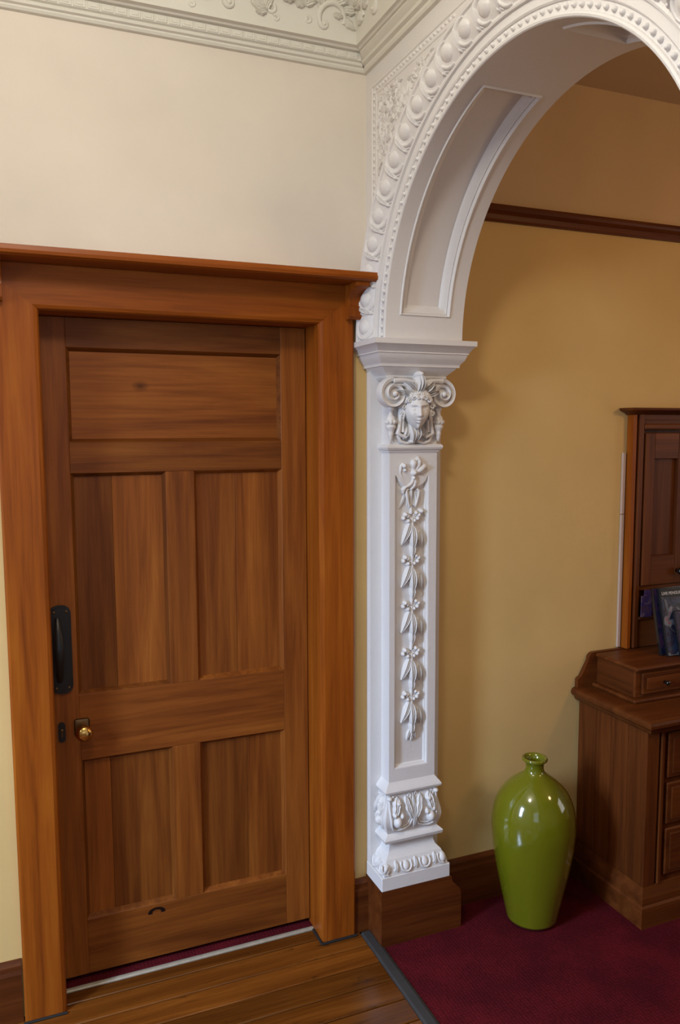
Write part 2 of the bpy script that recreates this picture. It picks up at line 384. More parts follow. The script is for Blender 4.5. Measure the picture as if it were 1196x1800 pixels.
# arch wall (front face at x = 0)
bm = B()
off = .028
op = [(YC+EA+off, ZS-.05)]
ring = [(YC+(EA+off)*math.cos(t), ZS+(EB+off)*math.sin(t)) for t in (PI*i/64 for i in range(65))]
yl, yr = -.03, 2*YC+.03
def quadcol(bm, x0, x1):
    top = 3.14
    # columns between the arch ring and the top
    for (a, b) in zip(ring[:-1], ring[1:]):
        prism(bm, [(a[0], a[1]), (a[0], top), (b[0], top), (b[0], b[1])], x0, x1, 'x')
    prism(bm, [(0, ZS-.06), (0, top), (ring[0][0], top), (ring[0][0], ZS-.06)], x0, x1, 'x')
    prism(bm, [(0, 0), (0, ZS-.06), (yl, ZS-.06), (yl, 0)], x0, x1, 'x')
    prism(bm, [(-4.1, 0), (-4.1, top), (ring[-1][0], top), (ring[-1][0], ZS-.06), (yr-.0, ZS-.06), (yr, 0)], x0, x1, 'x')
quadcol(bm, 0, DX)
bmesh.ops.remove_doubles(bm, verts=bm.verts, dist=1e-5)
props(obj('wall_right', bm, white), 'white plastered wall pierced by the round arch', 'wall', kind='structure')

bm = B(); bx(bm, -3.14, -3.1, -4.1, -1.56, 0, 3.14); bx(bm, -3.14, -3.1, -1.04, .14, 0, 3.14); bx(bm, -3.14, -3.1, -1.56, -1.04, 0, 1.04); bx(bm, -3.14, -3.1, -1.56, -1.04, 2.46, 3.14)
props(obj('wall_left', bm, cream), 'cream side wall of the hall with the narrow sash window', 'wall', kind='structure')
bm = B(); bx(bm, -3.14, -2.35, -4.14, -4.1, 0, 3.14); bx(bm, -.05, 3.5, -4.14, -4.1, 0, 3.14); bx(bm, -2.35, -.05, -4.14, -4.1, 0, .85); bx(bm, -2.35, -.05, -4.14, -4.1, 2.55, 3.14)
props(obj('wall_front', bm, cream), 'cream wall of the hall behind the photographer', 'wall', kind='structure')
bm = B(); bx(bm, 3.5, 3.54, -4.14, .14, 0, .8); bx(bm, 3.5, 3.54, -4.14, .14, 2.2, 3.14); bx(bm, 3.5, 3.54, -4.14, -2.6, .8, 2.2); bx(bm, 3.5, 3.54, -1.4, .14, .8, 2.2)
props(obj('wall_far', bm, yellow), 'yellow end wall of the room beyond the arch', 'wall', kind='structure')
bm = B(); bx(bm, -3.14, DX, -4.14, .14, 3.10, 3.16)
props(obj('ceiling', bm, ceil_m), 'pale plaster ceiling of the hall', 'ceiling', kind='structure')
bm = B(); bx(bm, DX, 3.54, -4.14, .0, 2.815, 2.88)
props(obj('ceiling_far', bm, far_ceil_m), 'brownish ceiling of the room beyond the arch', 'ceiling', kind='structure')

def window(name, plane, lo, hi, z0, z1, ax, label):
    t = thing(name, label, 'window', kind='structure')
    def b(bm, a0, a1, d0, d1, c0, c1):
        return bx(bm, d0, d1, a0, a1, c0, c1, .003) if ax == 'x' else bx(bm, a0, a1, d0, d1, c0, c1, .003)
    d0, d1 = plane
    for (a0, a1, c0, c1) in ((lo, lo+.05, z0, z1), (hi-.05, hi, z0, z1), (lo+.05, hi-.05, z0, z0+.05), (lo+.05, hi-.05, z1-.05, z1), (lo+.05, hi-.05, (z0+z1)/2-.03, (z0+z1)/2+.03)):
        obj('window_frame', b(B(), a0, a1, d0, d1, c0, c1), white, t)
    for (c0, c1) in ((z0+.05, (z0+z1)/2-.03), ((z0+z1)/2+.03, z1-.05)):
        bm = B(); dm = (d0+d1)/2
        if ax == 'x': bx(bm, dm-.002, dm+.002, lo+.05, hi-.05, c0, c1)
        else: bx(bm, lo+.05, hi-.05, dm-.002, dm+.002, c0, c1)
        obj('pane', bm, glass, t)
window('window_1', (-3.10, -3.055), -1.56, -1.04, 1.04, 2.46, 'x', 'narrow sash window in the side wall of the hall')
window('fill_window', (-4.10, -4.05), -2.35, -.05, .85, 2.55, 'y', 'added wide window behind the photographer, framing the soft fill light')  # unseen window added to go with the soft fill
window('window_3', (3.5, 3.54), -2.6, -1.4, .8, 2.2, 'x', 'window in the end wall of the far room')

# ------------------------------------------------------------------ floors
fl = thing('floor', 'varnished narrow floorboards of the hall', 'floor', kind='structure')
obj('subfloor', bx(B(), -3.1, 3.5, -4.1, .14, -.06, -.022), subfloor_m, fl)
ys = [.052, -.002]
while ys[-1] > -4.08: ys.append(ys[-1]-.0887)
for i in range(len(ys)-1):
    y1, y0 = ys[i], ys[i+1]+.0042
    x1 = -.162 if i == 0 else -.034
    x0s = -.962 if i == 0 else -3.1
    cuts = [x0s, x1] if (i < 12) else [x0s, -1.9+random.uniform(-.5, .5), x1]
    for a, b_ in zip(cuts[:-1], cuts[1:]):
        obj('floorboard', bx(B(), a, b_-.001, y0, y1, -.02, random.uniform(-.0010, 0), .0024), floor_m, fl, origin=((a+b_)/2, (y0+y1)/2, 0))
cp = bx(B(), .004, 3.5, -4.1, 0, -.02, .0, 0)
props(obj('carpet', cp, carpet_m), 'crimson wool carpet covering the floor beyond the arch', 'carpet', kind='structure')
cp = bx(B(), -1.06, -.05, .069, .62, -.02, .003)
props(obj('door_carpet', cp, carpet_m), 'strip of dark red carpet showing under the closed door', 'carpet', kind='structure')
bm = B(); prism(bm, [(-.036, -.02), (-.036, .002), (-.030, .006), (-.006, .007), (.004, .003), (.004, -.02)], -4.09, -.032, 'y')
props(obj('threshold_strip', bm, rubber), 'dark grey strip between the floorboards and the crimson carpet', 'threshold', kind='structure')
bm = B(); prism(bm, [(.0535, -.018), (.0535, .000), (.056, .003), (.062, .0045), (.068, .003), (.069, -.018)], -.955, -.170, 'x')
props(obj('door_bar', bm, alu), 'worn pale metal bar on the floor under the door', 'threshold', kind='structure')

# ------------------------------------------------------------------ skirtings
def skirt_prof(h, d=.022): return [(0, 0), (-d, 0), (-d, h-.035), (-d+.004, h-.025), (-d+.006, h-.012), (-d+.013, h-.004), (-d+.016, h), (0, h)]
def skirting(name, x0, x1, h, label):
    bm = B(); prism(bm, skirt_prof(h), x0, x1, 'x')
    props(obj(name, bm, skirt_h), label, 'skirting board', kind='structure')
skirting('baseboard_left', -3.1, -1.072, .178, 'brown timber skirting along the wall on the knob side of the door')
skirting('baseboard_middle', -.052, .0, .178, 'short brown timber skirting between the door casing and the white pilaster')
skirting('baseboard_right', DX+.001, 3.5, .166, 'dark timber skirting along the yellow wall beyond the arch')

# ------------------------------------------------------------------ door casing (trim_1)
CF = -.03
tr = thing('trim_1', 'reddish timber casing around the door with mitred corners and deep shelf on top', 'door casing', kind='structure')
XL, XR, ZH = -.9561, -.1692, 1.9750
def case_side(xi, xo, s, topin, topout):
    # profile across x: inner bevel, flat, small outer round
    pr = [(xi, CF+.011), (xi+s*.004, CF+.004), (xi+s*.013, CF), (xo-s*.006, CF), (xo, CF+.005), (xo, 0), (xi, 0)]
    bm = B(); k = (topout-topin)/(xo-xi)
    a = [bm.verts.new((x, y, 0.0)) for x, y in pr]; b_ = [bm.verts.new((x, y, topin+k*(x-xi))) for x, y in pr]
    n = len(pr)
    for i in range(n): bm.faces.new((a[i], a[(i+1) % n], b_[(i+1) % n], b_[i]))
    bm.faces.new(a); bm.faces.new(b_); return bm
obj('side_casing', case_side(XL, -1.0685, -1, ZH, 2.062), case_v, tr)
obj('side_casing', case_side(XR, -.0535, 1, ZH, 2.062), case_v, tr)
bm = B()      # head casing, mitred
pr = [(CF+.011, 0), (CF+.004, .004), (CF, .013), (CF, .0869), (CF, .116), (0, .116), (0, 0)]
L_, R_ = [], []
for (y, dz) in pr:
    e = dz*(-1.0685-XL)/(2.062-ZH); e2 = dz*(-.0535-XR)/(2.062-ZH)
    L_.append(bm.verts.new((max(XL+e, -1.0685), y, ZH+dz))); R_.append(bm.verts.new((min(XR+e2, -.0535), y, ZH+dz)))
n = len(pr)
for i in range(n): bm.faces.new((L_[i], L_[(i+1) % n], R_[(i+1) % n], R_[i]))
obj('head_casing', bm, case_h, tr)
# jambs and head lining, fixed to the wall opening
obj('jamb', bx(B(), -.9755, -.9575, -.012, .14, 0, 1.99, .001), case_v, tr)
obj('jamb', bx(B(), -.1685, -.1505, -.012, .14, 0, 1.99, .001), case_v, tr)
obj('head_lining', bx(B(), -.957, -.169, -.012, .14, 1.9765, 1.992, .001), case_h, tr)
bm = B()      # the shelf along the top
prism(bm, [(0, 2.0915), (-.122, 2.0915), (-.130, 2.096), (-.132, 2.104), (-.130, 2.116), (-.126, 2.1165), (0, 2.1165)], -1.30, -.016, 'x')
obj('shelf', bm, case_h, tr)
def bracket(x0, x1):
    pr = [(CF, 2.0912), (-.116, 2.0912), (-.114, 2.080)]
    for i in range(9):
        a = PI/2*i/8; pr.append((-.112+.060*math.sin(a)+.0, 2.078-.040*(1-math.cos(a))))
    pr += [(-.054, 2.030), (-.058, 2.026), (-.058, 1.998), (-.050, 1.990), (CF, 1.990)]
    return prism(B(), pr, x0, x1, 'x')
obj('bracket', bracket(-1.088, -1.042), case_v, tr)
obj('bracket', bracket(-.083, -.040), case_v, tr)
bm = B()
bx(bm, XR-.001, -.050, CF-.008, CF-.0005, 0, .006, .001); bx(bm, -1.072, XL, CF-.008, CF-.0005, 0, .005, .001)
bx(bm, XR-.008, XR-.001, CF-.008, .050, 0, .006, .001)
obj('sealant_line', bm, grime, tr)

# ------------------------------------------------------------------ the door
DY = .09
dr = thing('door_1', 'panelled reddish timber door with black pull plate and brass knob', 'door', kind='structure')
x0, x1 = -.955, -.1705
xp1, xp2, xm1, xm2 = -.8842, -.2522, -.6154, -.5297
z0, z1, z2, z3, z4, z5, z6, zt = .0185, 1.892, 1.6259, 1.537, .8885, .6893, .192, 1.975
def member(nm, a, b, c, d, mt, org=True):
    return obj(nm, bx(B(), a, b, DY, DY+.04, c, d, .0012), mt, dr)
member('stile', x0, xp1, z0, zt, door_v); member('stile', xp2, x1, z0, zt, door_v)
member('top_rail', xp1, xp2, z1, zt, door_h); member('frieze_rail', xp1, xp2, z3, z2, door_h)
member('lock_rail', xp1, xp2, z5, z4, door_h); member('bottom_rail', xp1, xp2, z0, z6, door_h2)
member('muntin', xm1, xm2, z4, z3, door_v); member('muntin', xm1, xm2, z6, z5, door_v)
def panel(a, b, c, d, mt, horiz=False, splits=()):
    # boards of the panel, recessed behind the frame
    ed = [a-.002]+[q for q in splits]+[b+.002]
    for p, q in zip(ed[:-1], ed[1:]):
        obj('panel_board', bx(B(), p+.0003, q-.0003, DY+.016, DY+.032, c-.002, d+.002, .0006), mt, dr)
    # moulded edge around the panel, mitred
    bm = B(); prof = [(0, 0), (.003, .004), (.004, .007), (.009, .013), (.010, .016)]
    S = []
    for (i, dep) in prof:
        S.append([(a+i, DY+.001+dep, c+i), (b-i, DY+.001+dep, c+i), (b-i, DY+.001+dep, d-i), (a+i, DY+.001+dep, d-i)])
    sweep_loft(bm, S, closed=True, caps=False)
    obj('panel_moulding', bm, mt, dr, smooth=25)
panel(xp1, xp2, z2, z1, door_h)
panel(xp1, xm1, z4, z3, door_v, splits=(-.77,)); panel(xm2, xp2, z4, z3, door_v, splits=(-.40,))
panel(xp1, xm1, z6, z5, door_v, splits=(-.80,)); panel(xm2, xp2, z6, z5, door_v, splits=(-.375,))
# black pull plate with a bowed grip
def round_rect(xa, xb, za, zb, r, n=6):
    P = []
    for cx_, cz_, a0 in ((xb-r, zb-r, 0), (xa+r, zb-r, 90), (xa+r, za+r, 180), (xb-r, za+r, 270)):
        for i in range(n+1):
            a = math.radians(a0+90*i/n); P.append((cx_+r*math.cos(a), cz_+r*math.sin(a)))
    return P
pp = thing('pull_plate', None, None, (-.9285, DY, 1.03)); pp.parent = dr
bm = prism(B(), round_rect(-.957, -.8985, .900, 1.160, .024), DY-.006, DY, 'y')
pl = obj('plate', bm, metal_dark, dr, label='black iron pull plate'); pl.name = 'pull_plate'
bpy.data.objects.remove(pp)
bm = prism(B(), round_rect(-.951, -.9045, .906, 1.154, .019), DY-.009, DY-.006, 'y'); obj('plate_rim', bm, metal_dark, pl)
S = []
for i in range(21):
    t = i/20; z = .935+.19*t; o_ = .034*math.sin(PI*t)**.8; wd = .007+.006*math.sin(PI*t)
    S.append([(-.935+wd*math.cos(a), DY-.008-o_+.005*math.sin(a), z) for a in (2*PI*k/10 for k in range(10))])
bm = B(); sweep_loft(bm, S, closed=True); obj('grip', bm, metal_dark, pl, smooth=True)
for xx in (-.945, -.911):
    for zz in (.918, 1.142):
        bm = B(); lathe(bm, [(.0042, -.0005), (.004, -.0025), (.002, -.0035)], (xx, DY-.009, zz), 10, 'y'); obj('screw', bm, brass_old, pl, smooth=True)
# knob on its square rose
bm = bx(B(), -.9005, -.8575, DY-.006, DY, .768, .818, .006, seg=2)
rose = obj('knob_rose', bm, brass_old, dr, smooth=True, label='dark square rose behind the knob')
bm = B(); lathe(bm, [(.012, .0), (.0095, -.008), (.009, -.018), (.013, -.024), (.0195, -.030), (.0235, -.038), (.0235, -.045), (.019, -.052), (.010, -.056), (.002, -.057)], (-.876, DY-.006, .788), 24, 'y')
obj('knob', bm, brass, rose, smooth='all', label='polished brass knob')
bm = prism(B(), round_rect(-.945, -.925, .755, .814, .0098), DY-.004, DY, 'y')
esc = obj('keyhole_plate', bm, metal_dark, dr, label='small dark keyhole plate')
bm = B(); ball(bm, (-.935, DY-.005, .790), .0045, 1, .5, 1); bx(bm, -.937, -.933, DY-.0065, DY-.003, .770, .79); obj('keyhole_cover', bm, brass_old, esc, smooth=True)

# ------------------------------------------------------------------ picture rail (trim_2)
bm = B(); prism(bm, [(0, 2.335), (-.012, 2.335), (-.016, 2.342), (-.018, 2.356), (-.030, 2.366), (-.034, 2.374), (-.034, 2.384), (0, 2.384)], DX+.001, 3.5, 'x')
props(obj('trim_2', bm, skirt_h), 'dark timber picture rail on the far room wall', 'picture rail', kind='structure')

# ------------------------------------------------------------------ hall cornice (trim_3)
cor = thing('trim_3', 'cream plaster cornice with blocks and scrolled foliage above the door wall', 'cornice', kind='structure')
def cove(t):
    a = t*PI/2; return (.36-.305*math.cos(a), 2.775+.285*math.sin(a))
low = [(0, 2.720), (.010, 2.722), (.014, 2.728), (.014, 2.732), (.021, 2.735), (.023, 2.742), (.019, 2.744), (.026, 2.747), (.026, 2.768), (.038, 2.769), (.042, 2.773)]
low2 = [(0, 2.720), (.010, 2.722), (.014, 2.728), (.014, 2.736), (.024, 2.740), (.026, 2.748), (.022, 2.750), (.030, 2.757), (.036, 2.764), (.036, 2.768), (.042, 2.769), (.046, 2.773)]
top = [cove(i/18) for i in range(19)]
bm = B()
for prof, side in ((low+top, 0), (low2+top, 1)):
    S = []
    for (d, z) in prof:
        S.append([(-3.1, -d, z), (-d, -d, z)] if side == 0 else [(-d, -d, z), (-d, -4.1, z)])
    sweep_loft(bm, S, caps=False)
obj('cove', bm, cornice_m, cor, smooth=30)
src = None; spots = []
for k in range(62):
    xx = -.055-.035*k
    if k == 0:
        bm = B(); bx(bm, xx-.0155, xx+.0155, -.0285, -.0255, 2.7485, 2.7675, .0014)
        bx(bm, xx-.009, xx+.009, -.0298, -.028, 2.7535, 2.7625, .0008)
        src = obj('block', bm, cornice_m, cor, origin=(xx, -.0255, 2.758))
    else: spots.append(((xx, -.0255, 2.758), (0, 0, 0)))
copies(src, spots)
# scrolled foliage on the cove; u = distance from the corner along the wall, v = arc length up the cove
ARC = .46
def PcL(u, v, h):
    t = max(0, v)/ARC; d, z = cove(t); a = t*PI/2
    n = Vector((0, -math.cos(a)*1.0, -math.sin(a))); return Vector((-u, -d, z))+n*h
def PcR(u, v, h):
    t = max(0, v)/ARC; d, z = cove(t); a = t*PI/2
    n = Vector((-math.cos(a), 0, -math.sin(a))); return Vector((-d, -u, z))+n*h
def cscroll(P, u, v, s, flip=1, nm='scroll'):
    bm = B()
    def q(a): return [(u+flip*p[0]*s, v+p[1]*s)+((p[2]*s,) if len(p) > 2 else ()) for p in a]
    arc = [(math.cos(a)*.5, math.sin(a)*.42+.42, 0) for a in (math.radians(205-12*i) for i in range(15))]
    arc = spiral(-.30, .12, .02, .16, PI*.2, -.9, 14)[::1]+[(-.47+.0, .2)]
    main = spiral(-.32, .16, .03, .15, 0, 1.0, 16)
    main += [(-.16+.32*t-.0, .20+.55*math.sin(PI*.5*t)) for t in (.15, .3, .45, .6, .75, .9, 1.0)]
    rr = [.018+.022*i/16 for i in range(17)]+[.042, .045, .045, .04, .035, .028, .018]
    C1 = spiral(0, .42, .42, .40, PI*1.15, -.62, 18)
    rtube(bm, P, q([(p[0], p[1]) for p in C1]), [s*(.095-.05*abs(i/18-.35)) for i in range(19)], 1.0)
    sp = spiral(C1[0][0]+.13, C1[0][1]-.0, .13, .02, PI, 1.2, 18)
    rtube(bm, P, q([(p[0], p[1]) for p in sp]), [s*(.08-.04*i/18) for i in range(19)], 1.0)
    rdome(bm, P, u+flip*sp[-1][0]*s, v+sp[-1][1]*s, .08*s, .08*s, .11*s)
    for (lu, lv, an, L, W) in ((.05, .82, 20, .42, .2), (.3, .72, -10, .45, .2), (.38, .5, -50, .4, .18), (-.28, .70, 120, .34, .18), (.02, .55, -20, .3, .14)):
        a = math.radians(an); a = a if flip > 0 else PI-a
        rleaf(bm, P, u+flip*lu*s, v+lv*s, a, L*s*1.25, W*s*1.5, .10*s, lobes=3, bend=.5*flip)
    return obj(nm, bm, cornice_m, cor, smooth=50)
def rosette(P, u, v, s):
    bm = B()
    for k in range(6): rleaf(bm, P, u+.2*s*math.cos(k*PI/3), v+.2*s*math.sin(k*PI/3), k*PI/3, .8*s, .6*s, .22*s, n=6)
    rdome(bm, P, u, v, .3*s, .3*s, .32*s); obj('rosette', bm, cornice_m, cor, smooth=50)
def acsp(P, u, v, s, a, bend):
    bm = B()
    for k, (da, L) in enumerate(((0, 1), (.5, .8), (-.5, .8), (1.0, .6), (-1.0, .55))):
        rleaf(bm, P, u, v, a+da, L*s, .42*s, .17*s, lobes=3, bend=bend+da*.4)
    rtube(bm, P, spiral(u-.55*s*math.cos(a), v-.55*s*math.sin(a), .16*s, .02*s, a, 1.3, 18), [s*.07*(1-.5*i/18) for i in range(19)], .9)
    obj('leaf_spray', bm, cornice_m, cor, smooth=50)
for base in (0, .62, 1.24, 1.86):
    cscroll(PcL, base+.41, .022, .105, -1); cscroll(PcL, base+.135, .018, .095, -1)
    acsp(PcL, base+.29, .09, .085, 2.2, -.6); acsp(PcL, base+.22, .075, .065, 1.2, .7); acsp(PcL, base+.50, .10, .09, 2.6, -.8)
    rosette(PcL, base+.21, .16, .030); rosette(PcL, base+.15, .13, .022); rosette(PcL, base+.30, .19, .026); rosette(PcL, base+.17, .095, .020); rosette(PcL, base+.25, .125, .018); acsp(PcL, base+.09, .10, .07, 1.9, .6); acsp(PcL, base+.33, .045, .06, .5, .8); acsp(PcL, base+.52, .05, .06, 2.2, -.8)
    cscroll(PcL, base+.55, .20, .10, 1); acsp(PcL, base+.36, .22, .09, 1.5, .5)
for base in (0, .62, 1.24):
    cscroll(PcR, base+.16, .02, .10, -1); acsp(PcR, base+.30, .09, .085, 2.2, -.6); rosette(PcR, base+.22, .16, .03); cscroll(PcR, base+.46, .022, .105, 1)

# ================================================================== ARCH MOULDING
am = thing('arch_moulding', 'ornate white plaster moulding of eggs and beads around the round arch', 'arch moulding', (0, YC, ZS))
# face: stepped rings swept along the arch: (offset from the opening, height toward the hall)
prof = [(0, 0), (0, .010), (.002, .013), (.006, .0145), (.010, .013), (.0115, .010), (.0115, .008), (.031, .008), (.031, .011), (.034, .014), (.052, .014), (.053, .021), (.057, .023),
        (.060, .021), (.064, .021), (.074, .030), (.088, .037), (.104, .041), (.118, .042), (.121, .047), (.127, .049), (.131, .046), (.133, .030), (.134, 0)]
NT = 96
bm = B(); S = []
for i in range(NT+1):
    th = PI*i/NT; S.append([arch(th, o_, -h) for (o_, h) in prof])
V = [[bm.verts.new(p) for p in s] for s in S]
for i in range(NT):
    for k in range(len(prof)-1): bm.faces.new((V[i][k], V[i][k+1], V[i+1][k+1], V[i+1][k]))
bm.faces.new(V[0]); bm.faces.new(V[-1])
obj('moulding', bm, white, am, smooth=30)
# beads
bm = B(); Pb = lambda u, v, h: Vector((-.0075-h, u, v)); rdome(bm, Pb, 0, 0, .0062, .0068, .0095, ns=8, nr=3)
def place_arch(bm, nm, offs, n, a0, da, parent=am, depth=0):
    src = None; spots = []
    for k in range(n):
        th = a0+da*k; p = arch(th, offs, 0)
        tang = math.atan2((EB+offs)*math.cos(th), -(EA+offs)*math.sin(th))   # direction in the y-z plane
        rot = (tang-PI/2, 0, 0)
        loc = p-worldloc(parent)
        if src is None:
            for v in bm.verts: pass
            me_o = obj(nm, bm, white, None, origin=(0, 0, 0), smooth=60)
            me_o.parent = parent; me_o.location = loc; me_o.rotation_euler = rot; src = me_o
        else: spots.append((loc, rot))
    copies(src, spots)
place_arch(bm, 'bead', .021, 74, math.radians(1.3), math.radians(2.43))
# small dart between beads, as in a bead course
bm = B(); Pb2 = lambda u, v, h: Vector((-.0075-h, u, v)); rleaf(bm, Pb2, -.004, 0, 0, .010, .004, .005, n=3)
# eggs: local u = radial outward, v = along the arch.
def Pegg(u, v, h):
    s = (.021+(.042-.021)*min(1, max(0, (u+.030)/.048)))
    return Vector((-s-h, u, v))
bm = B(); rdome(bm, Pegg, -.001, .004, .0195, .0245, .0135, ns=14, nr=5)
place_arch(bm, 'egg', .092, 26, math.radians(3.4), math.radians(6.95))
bm = B()
U = [(-.026*math.cos(a)+.0, .003-.029*math.sin(a)) for a in (math.radians(-60+15*i) for i in range(17))]
rtube(bm, Pegg, [(.028*math.cos(a)-.001, .001+.031*math.sin(a)) for a in (math.radians(15-21*i) for i in range(11))], [.0028+.0036*math.sin(PI*i/10) for i in range(11)], 1.7)
rtube(bm, Pegg, [(.031*math.cos(a)-.001, -.006+.034*math.sin(a)) for a in (math.radians(-25-14.5*i) for i in range(10))], [.002+.0028*math.sin(PI*i/9) for i in range(10)], 1.6)
place_arch(bm, 'egg_cup', .092, 26, math.radians(3.4), math.radians(6.95))
bm = B()
rleaf(bm, Pegg, -.026, .0, math.radians(15), .050, .017, .013, n=8)
rdome(bm, Pegg, -.024, 0, .005, .005, .010, ns=8, nr=3)
place_arch(bm, 'dart', .092, 25, math.radians(3.4+3.9), math.radians(6.95))

# soffit with sunk panels
bm = B()
xs = [0, .012, .034, .036, .039, .043, .046, .050, .060, .065, .067, .070, .120, .168, .171, .173, .178, .188, .192, .195, .199, .202, .204, .226, .238, DX]
TH = sorted(set([PI*i/90 for i in range(91)]+[math.radians(t) for b_ in (7.0, 75.7, 104.3, 173.0) for t in (b_, b_+.3, b_-.3, b_+.6, b_-.6, b_+.9, b_-.9, b_+1.5, b_-1.5, b_+2.4, b_-2.4, b_+3.1, b_-3.1)]))
TH = [t for t in TH if 0 <= t <= PI]
pf = [(0, 0), (.002, -.004), (.005, -.004), (.007, .004), (.009, .005), (.011, .003), (.024, .016), (.026, .014), (.029, .014), (.031, .022), (.2, .022)]
def soff(x, th):
    best = -1
    for (a, b_) in ((7.0, 75.7), (104.3, 173.0)):
        e = min(x-.034, .204-x, (th-math.radians(a))*.58, (math.radians(b_)-th)*.58); best = max(best, e)
    if best <= 0: return 0
    for (p, q) in zip(pf[:-1], pf[1:]):
        if best <= q[0]: return p[1]+(q[1]-p[1])*(best-p[0])/(q[0]-p[0])
    return .022
G = [[bm.verts.new(arch(th, soff(x, th), x)) for x in xs] for th in TH]
for i in range(len(TH)-1):
    for k in range(len(xs)-1): bm.faces.new((G[i][k], G[i][k+1], G[i+1][k+1], G[i+1][k]))
E1 = [bm.verts.new(arch(th, .031, 0.0)) for th in TH]; E2 = [bm.verts.new(arch(th, .031, DX)) for th in TH]
for i in range(len(TH)-1):
    bm.faces.new((G[i][0], G[i+1][0], E1[i+1], E1[i])); bm.faces.new((G[i][-1], G[i+1][-1], E2[i+1], E2[i]))
obj('soffit', bm, white, am, smooth=28)

# spandrel: beaded frame and lacy low relief on the wall beside the arch
sp = thing('spandrel_ornament', 'low white relief of lacy leaves in a beaded border between arch and cornice', 'plaster ornament', (0, -.06, 2.66))
Ps = lambda u, v, h: Vector((-h, u, v))
bm = B()
rtube(bm, Ps, [(-.045, 2.30), (-.045, 2.5), (-.045, 2.668)], .004, .7); rtube(bm, Ps, [(-.045, 2.668), (-.3, 2.668), (-.62, 2.668)], .004, .7)
rtube(bm, Ps, [(-.075, 2.36), (-.075, 2.5), (-.075, 2.640)], .003, .7); rtube(bm, Ps, [(-.075, 2.640), (-.3, 2.640), (-.52, 2.640)], .003, .7)
obj('border', bm, white, sp, smooth=50)
bm = B(); rdome(bm, Ps, 0, 0, .0055, .007, .005, ns=8, nr=2)
src = obj('border_bead', bm, white, None, origin=(0, 0, 0), smooth=60); src.parent = sp; src.location = (0, 0, -.012)
spots = [((0, 0, -.012-.019*k), (0, 0, 0)) for k in range(1, 18)]+[((0, -.022-.019*k, -.006), (PI/2, 0, 0)) for k in range(24)]
copies(src, spots)
rnd = random.Random(4)
def inside(u, v):
    if u > -.088 or v > 2.628: return False
    e = math.hypot((u-YC)/(EA+.145), (v-ZS)/(EB+.145)); return e > 1.0
cnt = 0
bm = B()
for _ in range(2600):
    u, v = rnd.uniform(-.5, -.088), rnd.uniform(2.36, 2.628)
    if not inside(u, v): continue
    a = rnd.uniform(0, 2*PI); L = rnd.uniform(.018, .034)
    if not inside(u+L*math.cos(a), v+L*math.sin(a)): continue
    if cnt % 4 == 0: rtube(bm, Ps, spiral(u, v, .012, .002, a, 1.2, 12), [.0028*(1-.4*i/12) for i in range(13)], 1.0)
    else: rleaf(bm, Ps, u, v, a, L, L*.42, .0045, lobes=2, bend=rnd.uniform(-.6, .6), n=6)
    cnt += 1
    if cnt > 330: break
obj('lace_relief', bm, white, sp, smooth=50, kind='stuff')

# ================================================================== PILASTER
pil = thing('pilaster', 'white plaster pilaster with carved face, flower garland and moulded foot under the arch', 'pilaster', (.12, -.06, .18))
SX0, SX1, SY = .039, .205, -.087         # shaft
XC = .122
# shaft with a sunk panel whose top edge dips in a round lobe
def wrap(bm, prof, ends=True):
    """moulding wrapped round the shaft. prof: (z, xl, xr, y) ring levels, open at the wall"""
    S = [[(xl, -.001, z), (xl, y, z), (xr, y, z), (xr, -.001, z)] for (z, xl, xr, y) in prof]
    V = [[bm.verts.new(p) for p in s] for s in S]
    for i in range(len(V)-1):
        for k in range(3): bm.faces.new((V[i][k], V[i][k+1], V[i+1][k+1], V[i+1][k]))
        bm.faces.new((V[i][3], V[i][0], V[i+1][0], V[i+1][3]))
    bm.faces.new(V[0]); bm.faces.new(V[-1]); return bm
bm = B()
PX0, PX1, PZ0, PZ1 = .0575, .1775, .572, 1.560
# outline of opening (lobe dips from the top)
lob = [(PX0, PZ0), (PX1, PZ0), (PX1, 1.520)]
for i in range(1, 12):
    a = PI*i/12; lob.append((XC-.0015+.052*math.cos(a), 1.520-.040*math.sin(a)))
lob.append((PX0, 1.520))
c0 = (XC, 1.1)
def ringpts(ins, dep):
    out = []
    for (x, z) in lob:
        xi = min(max(x, PX0+ins), PX1-ins); zi = max(z, PZ0+ins); 
        if z > 1.2: zi = z-ins
        out.append((xi, SY+dep, zi))
    return out
outer = [(SX0, SY, .529), (SX1, SY, .529), (SX1, SY, 1.520)]
for i in range(1, 12): outer.append((SX1-(SX1-SX0)*i/12, SY, 1.59))
outer[3] = (SX1, SY, 1.59); outer[-1] = (SX0, SY, 1.59); outer.append((SX0, SY, 1.520))
rings_ = [outer, ringpts(0, 0), ringpts(.003, .0015), ringpts(.005, .007), ringpts(.0085, .0085), ringpts(.011, .0135)]
sweep_loft(bm, rings_, closed=True, caps=False)
vv = [bm.verts.new(p) for p in rings_[-1]]; bm.faces.new(vv)
bmesh.ops.triangulate(bm, faces=[f for f in bm.faces if len(f.verts) > 4])
for xx in (SX0, SX1):
    q = [bm.verts.new(p) for p in ((xx, SY, .529), (xx, SY, 1.59), (xx, -.001, 1.59), (xx, -.001, .529))]; bm.faces.new(q)
obj('shaft', bm, white, pil)
bm = B(); bx(bm, SX0+.001, SX1-.001, SY+.002, -.001, 1.588, 1.83)
obj('neck_block', bm, white, pil)
bm = B(); wrap(bm, [(1.588, SX0, SX1, SY), (1.589, SX0-.004, SX1+.004, SY-.004), (1.594, SX0-.005, SX1+.005, SY-.005), (1.597, SX0-.011, SX1+.011, SY-.011), (1.603, SX0-.014, SX1+.014, SY-.014), (1.609, SX0-.013, SX1+.013, SY-.013), (1.613, SX0-.008, SX1+.008, SY-.008)])
obj('neck_moulding', bm, white, pil, smooth=30)
